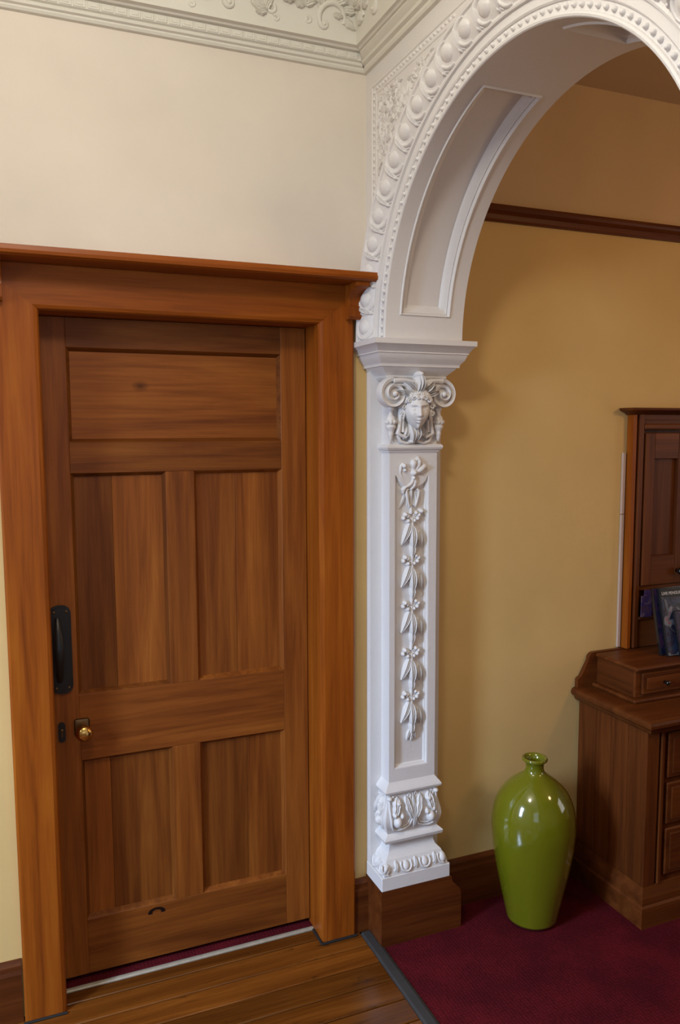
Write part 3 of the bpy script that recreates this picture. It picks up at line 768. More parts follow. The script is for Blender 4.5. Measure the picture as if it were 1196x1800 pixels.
# capital slab, stepped outwards, wrapping the corner
bm = B()
ab = [(1.808, .030, .214, -.094), (1.812, .022, .224, -.100), (1.818, .018, .228, -.104), (1.822, .020, .226, -.102), (1.832, .010, .236, -.114), (1.842, -.002, .246, -.126), (1.846, -.004, .248, -.128),
      (1.847, -.012, .256, -.134), (1.853, -.012, .256, -.134), (1.857, -.014, .258, -.136), (1.868, -.024, .266, -.148), (1.880, -.029, .270, -.154), (1.884, -.030, .271, -.155), (1.885, -.034, .274, -.158), (1.889, -.034, .274, -.158),
      (1.891, -.036, .275, -.160), (1.900, -.040, .280, -.168), (1.907, -.048, .286, -.177), (1.909, -.052, .290, -.180), (1.924, -.052, .290, -.180)]
wrap(bm, ab); obj('capital_slab', bm, white, pil, smooth=30)
# foot: ledge, acanthus block, ledge, waist, egg course, plinth
bm = B(); wrap(bm, [(.494, .036, .208, -.090), (.496, .022, .222, -.101), (.503, .020, .224, -.103), (.507, .022, .222, -.101), (.513, .026, .218, -.097), (.520, .032, .212, -.092), (.530, .039, .205, -.087)])
obj('upper_ledge', bm, white, pil, smooth=30)
def belly(z):
    t = (z-.360)/(.494-.360); return .006*math.sin(PI*min(1, t*1.0))+.010*math.exp(-((t-.30)/.28)**2)-.002
bm = B(); wrap(bm, [(.360+.134*i/14, .034-belly(.360+.134*i/14), .210+belly(.360+.134*i/14), -.090-belly(.360+.134*i/14)) for i in range(15)])
obj('acanthus_block', bm, white, pil, smooth=40)
bm = B(); wrap(bm, [(.324, .042, .202, -.083), (.328, .034, .210, -.090), (.334, .020, .226, -.104), (.344, .016, .228, -.107), (.348, .018, .226, -.105), (.356, .028, .216, -.097), (.361, .034, .210, -.090)])
obj('lower_ledge', bm, white, pil, smooth=30)
bm = B(); wrap(bm, [(.280, .022, .222, -.104), (.284, .026, .218, -.100), (.294, .036, .208, -.091), (.308, .041, .203, -.086), (.325, .042, .202, -.085)])
obj('waist', bm, white, pil, smooth=30)
bm = B(); wrap(bm, [(.232, .006, .240, -.120), (.236, .008, .236, -.119), (.246, .008, .237, -.118), (.258, .011, .234, -.115), (.270, .018, .227, -.108), (.278, .022, .222, -.105), (.281, .024, .220, -.103)])
obj('egg_course', bm, white, pil, smooth=30)
bm = B(); bx(bm, -.002, .247, -.1215, -.001, .1865, .233, .002)
obj('plinth', bm, white, pil)
# small eggs of the foot, front and side
def Pf(u, v, h):
    t = (v-.236)/.045; y = -.120+.016*max(0, min(1, t))**1.3; return Vector((u, y-h, v))
def Pl(u, v, h):
    t = (v-.236)/.045; x = .006+.016*max(0, min(1, t))**1.3; return Vector((x-h, u, v))
for (P, us) in ((Pf, (.020, .088, .156, .222)), (Pl, (-.104, -.050))):
    for u in us:
        bm = B(); rdome(bm, P, u, .257, .0125, .0150, .0085, ns=12, nr=4); e = obj('foot_egg', bm, white, pil, smooth=60)
        bm = B(); rtube(bm, P, [(u+.0190*math.cos(a), .260+.0195*math.sin(a)) for a in (math.radians(150+24*i) for i in range(11 if .03 < abs(u) < .2 else 6))], .0032, 2.0); obj('egg_ring', bm, white, e, smooth=60)
for (P, us) in ((Pf, (.052, .122, .192)), (Pl, (-.077,))):
    for u in us:
        bm = B(); rleaf(bm, P, u, .277, -PI/2, .034, .010, .008, n=5); rdome(bm, P, u-.006, .250, .003, .004, .006, ns=6, nr=2); obj('foot_dart', bm, white, pil, smooth=60)
# acanthus leaves
def Pa(u, v, h):
    return Vector((u, -.090-belly(v)-h, v))
def Pas(u, v, h):
    return Vector((.034-belly(v)-h, u, v))
def acanthus(P, cu, w_, fl):
    bm = B()
    f = fl
    S1 = [(-.46, .488), (-.50, .470), (-.50, .445), (-.47, .415), (-.44, .392), (-.34, .374), (-.14, .369), (.10, .372), (.32, .382), (.44, .402), (.49, .430), (.47, .455), (.40, .478)]
    rtube(bm, P, [(cu+f*w_*a, z) for a, z in S1], [.0022]+[.0036]*11+[.002], 1.9)
    rtube(bm, P, [(cu+f*w_*a*.80+f*w_*.02, .430+(z-.430)*.84) for a, z in S1[5:]], [.0022]*8, 1.7)
    rleaf(bm, P, cu-f*.16*w_, .482, math.radians(-90-f*6), .066, .030, .017, lobes=2, bend=-.25*f, n=14)
    rleaf(bm, P, cu+f*.22*w_, .480, math.radians(-90+f*6), .080, .024, .014, lobes=3, bend=.30*f, n=12)
    rdome(bm, P, cu-f*.20*w_, .402, .0145, .020, .021, ns=14)
    rdome(bm, P, cu-f*.32*w_, .428, .008, .011, .017, ns=10); rdome(bm, P, cu-f*.02*w_, .422, .008, .012, .017, ns=10)
    rdome(bm, P, cu-f*.14*w_, .462, .012, .010, .019, ns=12)
    rtube(bm, P, spiral(cu-f*.30*w_, .474, .010, .002, PI/2, f*1.1, 14), [.0042*(1-.4*i/14) for i in range(15)], 1.5)
    rtube(bm, P, spiral(cu+f*.36*w_, .478, .009, .002, PI/2, -f*1.1, 14), [.0036*(1-.4*i/14) for i in range(15)], 1.5)
    return obj('acanthus_leaf', bm, white, pil, smooth=55)
acanthus(Pa, .078, .082, 1); acanthus(Pa, .165, .082, -1); acanthus(Pas, -.055, .05, 1)
obj('centre_rib', rleaf(B(), Pa, XC, .370, PI/2, .118, .012, .011, n=10), white, pil, smooth=55)
for s_ in (-1, 1): obj('corner_leaf', rdome(B(), Pa, XC+s_*.084, .480, .010, .008, .015), white, pil, smooth=55)

# garland in the sunk panel
YP = SY+.0135
Pp = lambda u, v, h: Vector((XC+u, YP-h, v))
bm = B()     # bow and ribbon
rtube(bm, Pp, [(-.001, 1.566-.008*i, .014+.004*math.sin(i)) for i in range(7)], [.006, .0095, .010, .0085, .009, .0085, .006], 1)
rdome(bm, Pp, 0, 1.524, .012, .012, .032); rdome(bm, Pp, 0, 1.508, .008, .010, .024)
rtube(bm, Pp, [(.006, 1.530, .014), (.016, 1.546, .017), (.019, 1.560, .017), (.013, 1.568, .016), (.005, 1.562, .014)], [.005, .0075, .008, .007, .005], 1)
rtube(bm, Pp, [(-.010, 1.488, .008), (-.022, 1.492, .008), (-.036, 1.505, .010), (-.046, 1.524, .012), (-.044, 1.545, .014), (-.036, 1.551, .014)], [.005, .0045, .004, .004, .005, .006], 1)
rdome(bm, Pp, -.034, 1.546, .0105, .010, .028); rdome(bm, Pp, -.031, 1.533, .008, .008, .024)
rtube(bm, Pp, [(.008, 1.522, .014), (.022, 1.533, .018), (.038, 1.545, .018), (.042, 1.550, .014)], [.006, .009, .0085, .004], 1)
rtube(bm, Pp, [(.040, 1.530, .014), (.026, 1.526, .015), (.010, 1.521, .013)], [.005, .007, .004], 1)
rtube(bm, Pp, [(.010, 1.494, .006), (.028, 1.506, .006), (.042, 1.520, .006), (.048, 1.538, .006)], [.003, .003, .003, .002], 1)
rtube(bm, Pp, [(0, 1.510, .012), (-.002, 1.496, .012), (-.012, 1.486, .012), (-.026, 1.479, .009), (-.034, 1.470, .010), (-.032, 1.460, .008)], [.006, .0065, .006, .0055, .0065, .003], 1)
rtube(bm, Pp, [(.003, 1.510, .012), (.007, 1.496, .013), (.003, 1.482, .012), (-.008, 1.470, .009)], [.006, .007, .006, .003], 1)
obj('ribbon_bow', bm, white, pil, smooth=60)
bm = B()     # loops under the bow
rtube(bm, Pp, [(-.004, 1.482-.0125*i, .006+.002*math.sin(i*1.3)) for i in range(8)], [.003+.001*math.sin(i) for i in range(8)], 1)
for s in (-1, 1):
    rleaf(bm, Pp, s*.006, 1.478, math.radians(-90+s*24), .060, .012, .009, bend=-s*.5, n=8)
    rtube(bm, Pp, [(s*.004-.0, 1.425, .005), (s*.010, 1.418, .007), (s*.014, 1.428, .008), (s*.020, 1.452, .009), (s*.022, 1.468, .008), (s*.014, 1.474, .006)], [.003, .004, .0035, .004, .005, .004], 1)
rleaf(bm, Pp, -.022, 1.462, math.radians(-115), .055, .008, .007, n=6)
obj('ribbon_loops', bm, white, pil, smooth=60)
def spray(z, top_=False):
    bm = B()     # berries
    for (du, dv, r) in ((-.020, .006, .0062), (-.026, -.004, .0058), (-.012, -.012, .0062), (-.013, .001, .005), (.012, .010, .0062), (.020, .004, .0068), (.016, -.006, .0066), (.007, -.012, .0058)):
        rdome(bm, Pp, du*1.15, z+dv*1.1, r*1.12, r*1.3, r*2.6, ns=10); rtube(bm, Pp, [(0, z-.004, .004), (du*.7, z+dv*.7, .006)], .0022, 1)
    if top_: rdome(bm, Pp, .032, z+.016, .009, .009, .018)
    obj('berry_cluster', bm, white, pil, smooth=60)
    bm = B()     # hanging leaves
    rleaf(bm, Pp, -.003, z-.014, math.radians(-112), .082, .022, .018, bend=-.10, n=12)
    rleaf(bm, Pp, -.004, z-.010, math.radians(-103), .066, .013, .014, n=8)
    rleaf(bm, Pp, .002, z-.026, math.radians(-91), .084, .025, .024, n=12)
    rleaf(bm, Pp, .002, z-.080, math.radians(-92), .050, .017, .019, n=8)
    rleaf(bm, Pp, .016, z-.048, math.radians(-78), .044, .016, .015, bend=.3, n=8)
    rleaf(bm, Pp, .026, z-.044, math.radians(-96), .054, .017, .018, bend=.35, n=8)
    rleaf(bm, Pp, .034, z-.052, math.radians(-100), .036, .012, .013, bend=-.5, n=8)
    rdome(bm, Pp, -.012, z-.074, .0045, .006, .010); rdome(bm, Pp, .014, z-.072, .004, .006, .009)
    rtube(bm, Pp, [(0, z-.005, .006), (.001, z-.03, .009), (0, z-.06, .012)], [.003, .0042, .0035], 1)
    rtube(bm, Pp, [(.001, z-.10, .010), (.002, z-.115, .008), (0, z-.148, .005)], [.0042, .005, .0035], 1)
    obj('leaf_spray', bm, white, pil, smooth=60)
for k, z in enumerate((1.386, 1.250, 1.104, .950, .808)): spray(z, k == 0)
bm = B(); rdome(bm, Pp, 0, .685, .006, .008, .012)
for s in (-1, 1): rleaf(bm, Pp, s*.002, .693, math.radians(-90+s*38), .036, .010, .010, bend=-s*.6, n=7)
rleaf(bm, Pp, 0, .682, -PI/2, .028, .008, .010, n=6)
obj('tail_bud', bm, white, pil, smooth=60)

# ---- carved head on the capital
hd = Vector((XC, -.102, 1.718)); HR = Matrix.Rotation(math.radians(-13), 3, 'Z') @ Matrix.Rotation(math.radians(5), 3, 'X')
def face_point(lon, lat):
    a, b_ = math.radians(lon), math.radians(lat)
    rx, ry, rz = .0415, .052, .060
    if lat < 0: rx *= 1-.42*(abs(lat)/90)**1.3
    p = Vector((rx*math.sin(a)*math.cos(b_), -ry*math.cos(a)*math.cos(b_), rz*math.sin(b_)))
    if lat < 0: p.x *= 1-.10*(abs(lat)/60 if abs(lat) < 60 else 1)
    g = lambda x, s: math.exp(-(x/s)**2)
    d = 0
    nose = g(lon, 6.0+(.16*(8-lat) if lat < 8 else 0))
    if -18 < lat < 16: d += nose*(.0015+.0115*((16-lat)/34)**1.3)*(1 if lat > -12 else max(0, (lat+18)/6))
    d += .0025*g(lon, 10)*g(lat-17, 8)
    for s in (-1, 1):
        d -= .0100*g(lon-s*23, 12)*g(lat-8, 7)
        d += .0068*g(lon-s*25, 8)*g(lat-5.5, 3.8)
        d += .0042*g(lon-s*24, 16)*g(lat-17, 3.5)
        d += .0012*g(lon-s*25, 10)*g(lat-9.5, 1.6)
        d += .0025*g(lon-s*36, 15)*g(lat+14, 14)
        d += .0016*g(lon-s*9, 3.5)*g(lat+12, 4)
    d += .0052*g(lon, 12)*g(lat+25, 3.0)+.0058*g(lon, 10)*g(lat+33, 3.2)
    d -= .0055*g(lon, 14)*g(lat+29, 1.7)
    d -= .0022*g(lon, 13)*g(lat+40, 3.5)
    d += .0050*g(lon, 15)*g(lat+53, 9)
    n = Vector((math.sin(a)*math.cos(b_), -math.cos(a)*math.cos(b_), math.sin(b_)*.6)).normalized()
    return hd+HR @ (p+n*d*1.12)
bm = B(); nl, nb = 72, 72
G = [[bm.verts.new(face_point(-88+176*i/nl, -80+160*j/nb)) for i in range(nl+1)] for j in range(nb+1)]
for j in range(nb):
    for i in range(nl): bm.faces.new((G[j][i], G[j][i+1], G[j+1][i+1], G[j+1][i]))
face = obj('carved_face', bm, white, pil, smooth='all', label='white carved woman\'s face')
bm = B(); tube(bm, [hd+Vector((0, .010, -.036)), hd+Vector((0, .012, -.062)), hd+Vector((0, .014, -.082))], [.024, .021, .026], 14); obj('neck', bm, white, face, smooth='all')
# hair: waves swept from the parting and curls on the forehead
bm = B()
def hp(lon, lat, h):
    a, b_ = math.radians(lon), math.radians(lat); return hd+HR @ Vector(((.044+h)*math.sin(a)*math.cos(b_), -(.047+h)*math.cos(a)*math.cos(b_), (.060+h)*math.sin(b_)))
for s in (-1, 1):
    for k in range(6):
        la = 34+k*8; pts = [hp(s*(4+t*82), la+10*math.sin(t*PI*1.1)-t*t*(34+k*4)+3*math.sin(t*9+k), .004+.004*math.sin(t*PI*3+k)) for t in (i/12 for i in range(13))]
        tube(bm, pts, [.0048+.0022*math.sin(PI*i/12+.4) for i in range(13)], 8)
    for k in range(4):
        pts = [hp(s*(74+8*k+4*math.sin(t*7+k)), 22-t*50, .002+.003*math.sin(t*8+k)) for t in (i/10 for i in range(11))]
        tube(bm, pts, [.0062*(1-.4*i/10) for i in range(11)], 8)
    for (lo_, la, r) in ((12, 40, .009), (30, 37, .0085), (48, 28, .008), (70, 10, .009), (76, -10, .008)):
        c_ = hp(s*lo_, la, .005); pts = []
        for i in range(15):
            t = i/14; rr = r*(1-.75*t); a = t*PI*2.6
            pts.append(c_+Vector((s*rr*math.cos(a), -.004*t-.002, rr*math.sin(a))))
        tube(bm, pts, [.0034*(1-.3*i/14) for i in range(15)], 7)
obj('hair', bm, white, face, smooth=60)
bm = B()     # plume of leaves over the head
Pq = lambda u, v, h: Vector((XC+u, -.094-h, v))
rleaf(bm, Pq, 0, 1.762, PI/2, .066, .034, .052, n=12)
rleaf(bm, Pq, 0, 1.765, PI/2, .070, .014, .060, n=10)
for s in (-1, 1):
    rleaf(bm, Pq, s*.012, 1.764, PI/2-s*.55, .062, .026, .046, bend=-s*.5, n=10)
    rleaf(bm, Pq, s*.022, 1.756, PI/2-s*1.0, .058, .024, .040, bend=-s*.5, n=10)
    rdome(bm, Pq, s*.036, 1.800, .010, .011, .034)
rdome(bm, Pq, 0, 1.826, .012, .012, .052)
obj('plume', bm, white, pil, smooth=55)
bm = B()     # headband jewels
for k in range(5): ball(bm, hp(-40+20*k, 50-.010*(k-2)**2*200, .010), .0045)
obj('tiara', bm, white, face, smooth=True)
# volutes at both sides
def volute(s):
    bm = B(); c_ = Vector((XC+s*.084, -.100, 1.7655)); W = .011
    # solid scroll band: spiral ribbon with depth along y
    n = 54; S = []
    for i in range(n+1):
        t = i/n; a = PI/2+s*(-1)*t*2*PI*1.85; r = .038*(1-t)**.85+.006
        ctr = c_+Vector((r*math.cos(a), 0, r*math.sin(a))); w2 = .0062*(1-.55*t); rad_ = Vector((math.cos(a), 0, math.sin(a)))
        yb, yf = -.030+.012*0, -.022-.010*t
        S.append([ctr+rad_*w2+Vector((0, .012, 0)), ctr+rad_*w2+Vector((0, yf+.006, 0)), ctr+rad_*w2*.6+Vector((0, yf, 0)), ctr-rad_*w2*.2+Vector((0, yf+.003, 0)), ctr-rad_*w2*.8+Vector((0, yf+.004, 0)), ctr-rad_*w2+Vector((0, yf+.008, 0)), ctr-rad_*w2+Vector((0, .012, 0))])
    sweep_loft(bm, S, closed=True)
    # inner fill disc
    lathe(bm, [(.036, .012), (.036, -.008), (.030, -.012), (.004, -.016)], (c_.x, c_.y, c_.z), 28, 'y')
    ball(bm, c_+Vector((0, -.028, 0)), .0085)
    # band running in towards the head
    pts = [c_+Vector((-s*x_, -.018, z_)) for x_, z_ in ((0, .040), (.020, .041), (.040, .040), (.062, .036), (.080, .038))]
    tube(bm, pts, [.0075, .0078, .0075, .0075, .006], 8)
    tube(bm, [p+Vector((0, .004, -.013)) for p in pts], [.005]*5, 8)
    obj('volute', bm, white, pil, smooth=45)
volute(-1); volute(1)
def tassel(s):
    c_ = Vector((XC+s*.083, -.094, 0)); bm = B()
    pr = [(.004, 1.732), (.010, 1.728), (.011, 1.720), (.007, 1.715), (.006, 1.706), (.009, 1.700), (.013, 1.697), (.014, 1.692), (.0165, 1.686), (.0165, 1.676), (.014, 1.672), (.0165, 1.668), (.015, 1.663), (.011, 1.656), (.0085, 1.650), (.010, 1.646), (.007, 1.640), (.0075, 1.634), (.004, 1.626), (.002, 1.622)]
    lathe(bm, [(r, z) for r, z in pr], c_, 14)
    for k in range(6):
        a = PI+PI*k/5; ball(bm, c_+Vector((.0155*math.cos(a), .0155*math.sin(a), 1.681)), .0045, 1, 1, 1.5, 7, 5)
    obj('tassel', bm, white, pil, smooth=50)
tassel(-1); tassel(1)
bm = B()     # knotted scarf falling on both sides of the neck
Pn = lambda u, v, h: Vector((XC+u, SY-h, v))
for s in (-1, 1):
    rdome(bm, Pn, s*.050, 1.732, .010, .013, .030)
    rtube(bm, Pn, [(s*.050, 1.722, .012), (s*.052, 1.700, .012), (s*.055, 1.670, .010), (s*.060, 1.646, .010), (s*.048, 1.640, .012), (s*.034, 1.634, .016)], [.006, .006, .0065, .008, .006, .004], 1.2)
    rtube(bm, Pn, [(s*.042, 1.722, .010), (s*.043, 1.690, .010), (s*.044, 1.650, .012)], [.004, .0042, .005], 1.2)
    rtube(bm, Pn, [(s*.060, 1.642, .006), (s*.050, 1.622, .008), (s*.030, 1.616, .010), (s*.006, 1.622, .012)], [.005, .0055, .005, .004], 1)
    rleaf(bm, Pn, s*.026, 1.668, math.radians(-90+s*8), .044, .018, .022, bend=s*.5, n=9)
    rdome(bm, Pn, s*.024, 1.642, .010, .008, .020)
rleaf(bm, Pn, .006, 1.670, math.radians(-98), .052, .018, .036, n=10); rleaf(bm, Pn, -.016, 1.672, math.radians(-86), .056, .020, .036, n=10)
rdome(bm, Pn, -.010, 1.622, .013, .009, .022)
obj('scarf', bm, white, pil, smooth=55)
# timber block the pilaster stands on
blk = B()
prism(blk, [(-.0035, 0), (.290, 0), (.290, .118), (.286, .135), (.272, .150), (.258, .166), (.252, .186), (-.0035, .186)], -.1235, -.001, 'y')
props(obj('pilaster_block', blk, skirt_h), 'plain brown timber block under the white pilaster', 'plinth block', kind='structure')

# the matching pilaster on the other side of the opening, outside the frame
def copy_tree(o, parent=None):
    c = o.copy(); C.objects.link(c); c.parent = parent
    for ch in list(o.children): copy_tree(ch, c)
    return c
far_pil = copy_tree(pil); far_pil.location = (.125, 2*YC+.06, .18); far_pil.rotation_euler = (0, 0, PI)
far_pil['label'] = 'second white plaster pilaster on the opposite jamb of the arch'
pil['label'] = 'white plaster pilaster with carved face and flower garland beside the door casing'
blk = B(); prism(blk, [(-.0035, 0), (.254, 0), (.254, .186), (-.0035, .186)], 2*YC+.001, 2*YC+.1235, 'y')
props(obj('pilaster_block', blk, skirt_h), 'timber block under the second pilaster', 'plinth block', kind='structure')

# ================================================================== GREEN VASE
vs = thing('floor_vase', 'tall glossy lime green ceramic vase standing on the crimson carpet', 'vase', (.535, -.178, 0))
bm = B()
pr = [(.072, .001), (.080, .003), (.084, .012), (.090, .040), (.101, .090), (.113, .145), (.125, .205), (.134, .265), (.139, .320), (.1395, .345), (.137, .375), (.130, .408), (.118, .438), (.101, .464), (.080, .486), (.058, .503), (.041, .515), (.0335, .523), (.0305, .532), (.0300, .541), (.032, .550), (.037, .557), (.0415, .561), (.0425, .565), (.0415, .569), (.038, .5705), (.034, .569), (.029, .563), (.025, .552), (.0235, .535), (.027, .518), (.060, .490), (.10, .45), (.12, .40), (.12, .2), (.07, .02), (.01, .012)]
def cr(P, n):     # smooth the outline
    out = []
    for i in range(len(P)-1):
        p0, p1, p2, p3 = P[max(i-1, 0)], P[i], P[i+1], P[min(i+2, len(P)-1)]
        for k in range(n):
            t = k/n; out.append(tuple(.5*((2*p1[j])+(-p0[j]+p2[j])*t+(2*p0[j]-5*p1[j]+4*p2[j]-p3[j])*t*t+(-p0[j]+3*p1[j]-3*p2[j]+p3[j])*t**3) for j in (0, 1)))
    return out+[P[-1]]
lathe(bm, cr(pr[2:30], 3), (.535, -.178, 0), 64); obj('vase_body', bm, glaze, vs, smooth='all')

# ================================================================== DESK
dkx, dky = .850, -.356
desk = thing('desk', 'dark reddish timber desk with drawers and a scrolled back board', 'desk', (1.4, -.19, 0))
DR = 1.95      # right end of the desk, outside the frame
XP = 1.33      # end of the left pedestal
bm = B()
for (a, b_) in ((-.012, -.108), (-.1095, -.182), (-.1835, -.265), (-.2665, -.340)):
    obj('side_board', bx(B(), dkx, dkx+.018, b_, a, .135, .684, .0012), desk_v, desk)
bm.free()
obj('back_panel', bx(B(), dkx+.018, DR, -.012, -.004, .10, .684), desk_v, desk)
obj('pedestal_side', bx(B(), XP-.018, XP, dky+.016, -.012, .10, .684), desk_v, desk)
obj('pedestal_side', bx(B(), DR-.018, DR, dky+.016, -.012, .10, .684), desk_v, desk)
obj('corner_post', bx(B(), dkx-.002, dkx+.050, dky, dky+.016, .135, .684, .002), desk_v, desk)
obj('corner_post', bx(B(), dkx+.058, dkx+.072, dky-.003, dky+.013, .135, .684, .002), desk_v, desk)
obj('corner_post', bx(B(), XP-.03, XP, dky, dky+.016, .135, .684, .002), desk_v, desk)
obj('front_carcass', bx(B(), dkx+.018, XP-.018, dky+.008, dky+.020, .10, .684), desk_v, desk)
obj('knee_apron', bx(B(), XP, DR-.018, dky+.004, dky+.016, .58, .684), desk_h, desk)
def plinth_base(xa, xb):
    bm = B()
    S = []
    for (z, e) in ((0, .018), (.070, .018), (.078, .013), (.092, .013), (.104, .009), (.116, .003), (.135, .0)):
        S.append([(xa-e, -.010, z), (xa-e, dky-e, z), (xb+e, dky-e, z), (xb+e, -.010, z)])
    sweep_loft(bm, S, closed=True); return bm
obj('plinth_base', plinth_base(dkx, XP), desk_h, desk, smooth=30)
obj('plinth_base', plinth_base(DR-.30, DR), desk_h, desk, smooth=30)
bm = B(); S = []
for (z, e) in ((.668, .002), (.672, .010), (.681, .016), (.689, .017), (.690, .024), (.698, .031), (.708, .032), (.716, .028), (.720, .018), (.7205, .0)):
    S.append([(dkx-e, -.004, z), (dkx-e, dky-.012-e, z), (DR+e, dky-.012-e, z), (DR+e, -.004, z)])
sweep_loft(bm, S, closed=True); obj('desk_top', bm, desk_h, desk, smooth=30)
def drawer(parent, xa, xb, za, zb, y, kn=True):
    d = obj('drawer', bx(B(), xa, xb, y-.010, y, za, zb, .004), desk_h, parent)
    obj('drawer_panel', bx(B(), xa+.018, xb-.018, y-.0135, y-.0095, za+.016, zb-.016, .003), desk_h, d)
    if kn:
        bm = B(); lathe(bm, [(.006, -.0), (.005, -.006), (.008, -.012), (.0095, -.018), (.007, -.022), (.002, -.023)], ((xa+xb)/2, y-.0135, (za+zb)/2), 14, 'y'); obj('knob', bm, black_knob, d, smooth='all')
for (za, zb) in ((.498, .655), (.338, .482), (.160, .322)): drawer(desk, dkx+.088, XP-.04, za, zb, dky+.008)
# raised drawer box on the top
bxx, byf = .915, -.222
obj('box_step', bx(B(), bxx-.020, DR-.05, byf-.022, -.024, .7207, .7345, .005, seg=2), desk_h, desk)
obj('box_side', bx(B(), bxx, bxx+.014, byf+.012, -.026, .7345, .829, .001), desk_y, desk)
obj('box_front', bx(B(), bxx, DR-.07, byf, byf+.012, .7345, .829, .001), desk_h, desk)
obj('box_top', bx(B(), bxx-.008, DR-.06, byf-.014, -.024, .829, .8435, .006, seg=2), desk_h, desk)
drawer(desk, bxx+.022, bxx+.212, .744, .820, byf); drawer(desk, bxx+.225, bxx+.415, .744, .820, byf)
# scrolled back board
bm = B()
P_ = [(.833, .7207), (.833, .752), (.838, .757), (.846, .760)]
for i in range(10):
    t = i/9; P_.append((.846+.022*t+.010*math.sin(PI*t*1.0)*0+.012*t*t, .760+.058*t**1.3))
for i in range(8):
    a = PI-PI/2*(i+1)/8; P_.append((.905+.025*math.cos(a), .820+.026*math.sin(a)))
P_ += [(1.9, .846), (1.9, .7207)]
prism(bm, P_, -.023, -.006, 'y'); obj('back_board', bm, desk_h, desk)

# ================================================================== CUPBOARD STANDING ON THE DESK
cb = thing('wall_cupboard', 'dark timber cupboard with moulded cap standing on the desk against the wall', 'cupboard', (1.4, -.02, .846))
cx0, cyf, cx1 = 1.040, -.038, 1.80
zb_, zt_ = .8465, 1.712
obj('cupboard_side', bx(B(), cx0, cx0+.016, cyf, -.004, zb_, zt_, .0012), case_v, cb, label='side board in brighter timber, its lit look put into the colour')  # brighter casing timber paints the light onto this side
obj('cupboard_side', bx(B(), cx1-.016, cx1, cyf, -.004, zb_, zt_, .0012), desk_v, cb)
obj('back', bx(B(), cx0+.016, cx1-.016, -.014, -.004, zb_, zt_), desk_v, cb)
obj('stile', bx(B(), cx0+.016, cx0+.028, cyf+.010, cyf+.016, zb_, zt_), desk_v, cb)
obj('stile', bx(B(), cx0+.026, cx0+.048, cyf-.004, cyf+.012, zb_, zt_, .003), desk_v, cb)
obj('head_rail', bx(B(), cx0+.048, cx1-.016, cyf, cyf+.012, 1.690, zt_, .001), desk_h, cb)
obj('head_rail', bx(B(), cx0+.048, cx1-.016, cyf-.010, cyf+.012, 1.655, 1.676, .005, seg=2), desk_h, cb)
obj('head_rail', bx(B(), cx0+.048, cx1-.016, cyf+.004, cyf+.012, 1.676, 1.690), desk_h, cb)
bm = B(); S = []
for (z, e) in ((zt_-.004, .0), (zt_-.002, .006), (zt_+.004, .012), (zt_+.010, .030), (zt_+.013, .036), (zt_+.020, .038), (zt_+.021, .036)):
    S.append([(cx0-e, -.003, z), (cx0-e, cyf-e, z), (cx1+e, cyf-e, z), (cx1+e, -.003, z)])
sweep_loft(bm, S, closed=True); obj('cap_moulding', bm, desk_h, cb, smooth=30)
def cup_door(xa, xb, hinge):
    y = cyf+.002; za, zb2 = 1.080, 1.642
    d = obj('cupboard_door', bx(B(), xa, xb, y+.008, y+.012, za, zb2), desk_v, cb)
    obj('door_stile', bx(B(), xa, xa+.042, y-.008, y+.008, za, zb2, .002), desk_v, d); obj('door_stile', bx(B(), xb-.042, xb, y-.008, y+.008, za, zb2, .002), desk_v, d)
    obj('door_rail', bx(B(), xa+.042, xb-.042, y-.008, y+.008, 1.548, zb2, .002), desk_h, d); obj('door_rail', bx(B(), xa+.042, xb-.042, y-.008, y+.008, za, 1.190, .002), desk_h, d)
    kx = xb-.021 if hinge == 'l' else xa+.021
    bm = B(); lathe(bm, [(.008, 0), (.007, -.008), (.012, -.014), (.0155, -.022), (.0135, -.030), (.006, -.034), (.001, -.034)], (kx-.010, y-.008, 1.128), 18, 'y'); obj('knob', bm, black_knob, d, smooth='all')
cup_door(1.096, 1.294, 'l'); cup_door(1.297, 1.78, 'r')
obj('niche_shelf', bx(B(), cx0+.048, cx1-.016, cyf-.006, -.014, .952, .964, .003), desk_h, cb)
obj('lower_board', bx(B(), cx0+.048, cx1-.016, cyf+.002, -.016, zb_, .952, .001), desk_h, cb)
obj('upper_board', bx(B(), cx0+.048, cx1-.016, cyf+.004, -.016, 1.062, 1.080, .001), desk_h, cb)
# pale cable cover beside it
cc = thing('cable_cover', 'pale plastic cable cover running up the wall beside the cupboard', 'cable cover', (1.035, 0, 1.2), kind='structure')
trunk_m = paint('pinkish_white_plastic', (.54, .41, .33), rough=.45, bump=.02)
obj('cover_length', bx(B(), 1.021, 1.036, -.010, -.0005, .848, 1.345, .002), trunk_m, cc)
obj('cover_length', bx(B(), 1.021, 1.036, -.010, -.0005, 1.347, 1.572, .002), trunk_m, cc)

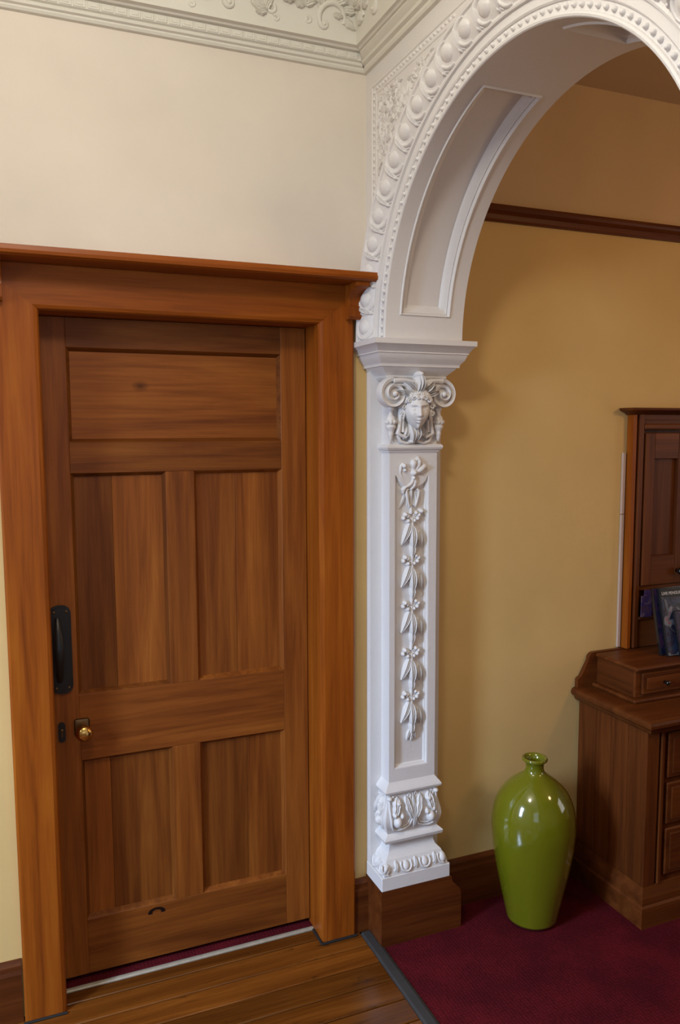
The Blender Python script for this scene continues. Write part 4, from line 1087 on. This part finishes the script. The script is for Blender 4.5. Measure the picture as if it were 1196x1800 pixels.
# ================================================================== DISC CASES AND LEAFLETS ON THE DESK
def text_on(parent, txt, size, M, mt=lettering, nm='title'):
    cu = bpy.data.curves.new(nm, 'FONT'); cu.body = txt; cu.size = size; cu.extrude = .0001; cu.offset = size*.012
    to = bpy.data.objects.new(nm, cu); C.objects.link(to); dg = bpy.context.evaluated_depsgraph_get(); dg.update()
    me = bpy.data.meshes.new_from_object(to.evaluated_get(dg)); bpy.data.objects.remove(to)
    me.materials.clear(); me.materials.append(mt)
    o = bpy.data.objects.new(nm, me); C.objects.link(o); o.parent = parent; o.matrix_local = M; return o
def disc_case(loc, rz, lean, sz, cov, label, title=None, group=None, extra=False):
    w_, d_, h_ = sz
    t = thing('disc_case', label, 'disc case', loc, group)
    t.rotation_euler = (lean, 0, rz)
    def loc_obj(nm, bm, mt, p=t):
        o = obj(nm, bm, mt, None); o.parent = p; return o
    loc_obj('case', bx(B(), 0, w_, 0, d_, 0, h_, .0015), case_pl)
    loc_obj('cover_sheet', bx(B(), .004, w_-.002, -.0006, .0002, .003, h_-.003), cov)
    R_ = Matrix.Rotation(PI/2, 4, 'X')
    if title:
        loc_obj('title_band', bx(B(), .004, w_-.002, -.0012, -.0005, h_-.034, h_-.004), metal_dark)
        text_on(t, title, .0150, Matrix.Translation((.009, -.0014, h_-.025)) @ R_)
    if extra:
        loc_obj('picture_panel', bx(B(), w_*.52, w_-.004, -.0012, -.0005, h_*.40, h_*.68), lettering)
    return t
dg_ = 'disc cases propped on the desk box'
disc_case((1.110, -.170, .8445), math.radians(-2), math.radians(-14), (.150, .013, .245), cov_a, 'upright case with black band reading LIVE PENGUIN and a bluish photo cover', 'LIVE PENGUIN')
disc_case((1.096, -.150, .8445), math.radians(-1), math.radians(-13), (.145, .012, .243), cov_b, 'upright dark blue case just behind the case with the white title')
disc_case((1.148, -.192, .8445), math.radians(-2), math.radians(-15), (.13, .009, .165), cov_b, 'small dark navy case leaning in front of the case with the white title')
def leaflet(x, y, z, w_, h_, tilt, label):
    bm = B(); bx(bm, x, x+w_, y, y+.0035, z, z+h_, .0004)
    o = obj('leaflet', bm, cov_c, None, origin=(x, y, z)); o.rotation_euler = (math.radians(-4), math.radians(tilt), 0)
    props(o, label, 'leaflet')
leaflet(1.094, cyf-.004-.006, .9645, .050, .078, 4, 'short purple leaflet at the front of the cupboard niche')
leaflet(1.112, cyf-.004+.002, .9645, .060, .100, 6, 'middle-height purple leaflet standing behind the short one')
leaflet(1.134, cyf-.004+.010, .9645, .060, .082, 8, 'tilted brownish purple leaflet nearest the disc cases in the niche')

# ================================================================== LAMPS THAT LIGHT THE ROOMS (outside the frame)
def pendant(x, y, z, top_, label):
    t = thing('pendant_lamp', label, 'lamp', (x, y, z))
    obj('cord', tube(B(), [(x, y, z+.20), (x, y, top_-.012)], .004, 8), black_knob, t)
    obj('ceiling_rose', lathe(B(), [(.045, top_-.001), (.040, top_-.010), (.012, top_-.020)], (x, y, 0), 20), cornice_m, t, smooth=True)
    obj('lamp_holder', lathe(B(), [(.010, z+.215), (.020, z+.205), (.022, z+.165), (.018, z+.155)], (x, y, 0), 20), brass_old, t, smooth=True)
pendant(-1.02, -1.34, 2.78, 3.10, 'bare pendant lamp hanging from the plaster ceiling of the hall')
pendant(1.5, -1.5, 2.05, 2.815, 'bare pendant lamp hanging in the room beyond the arch')
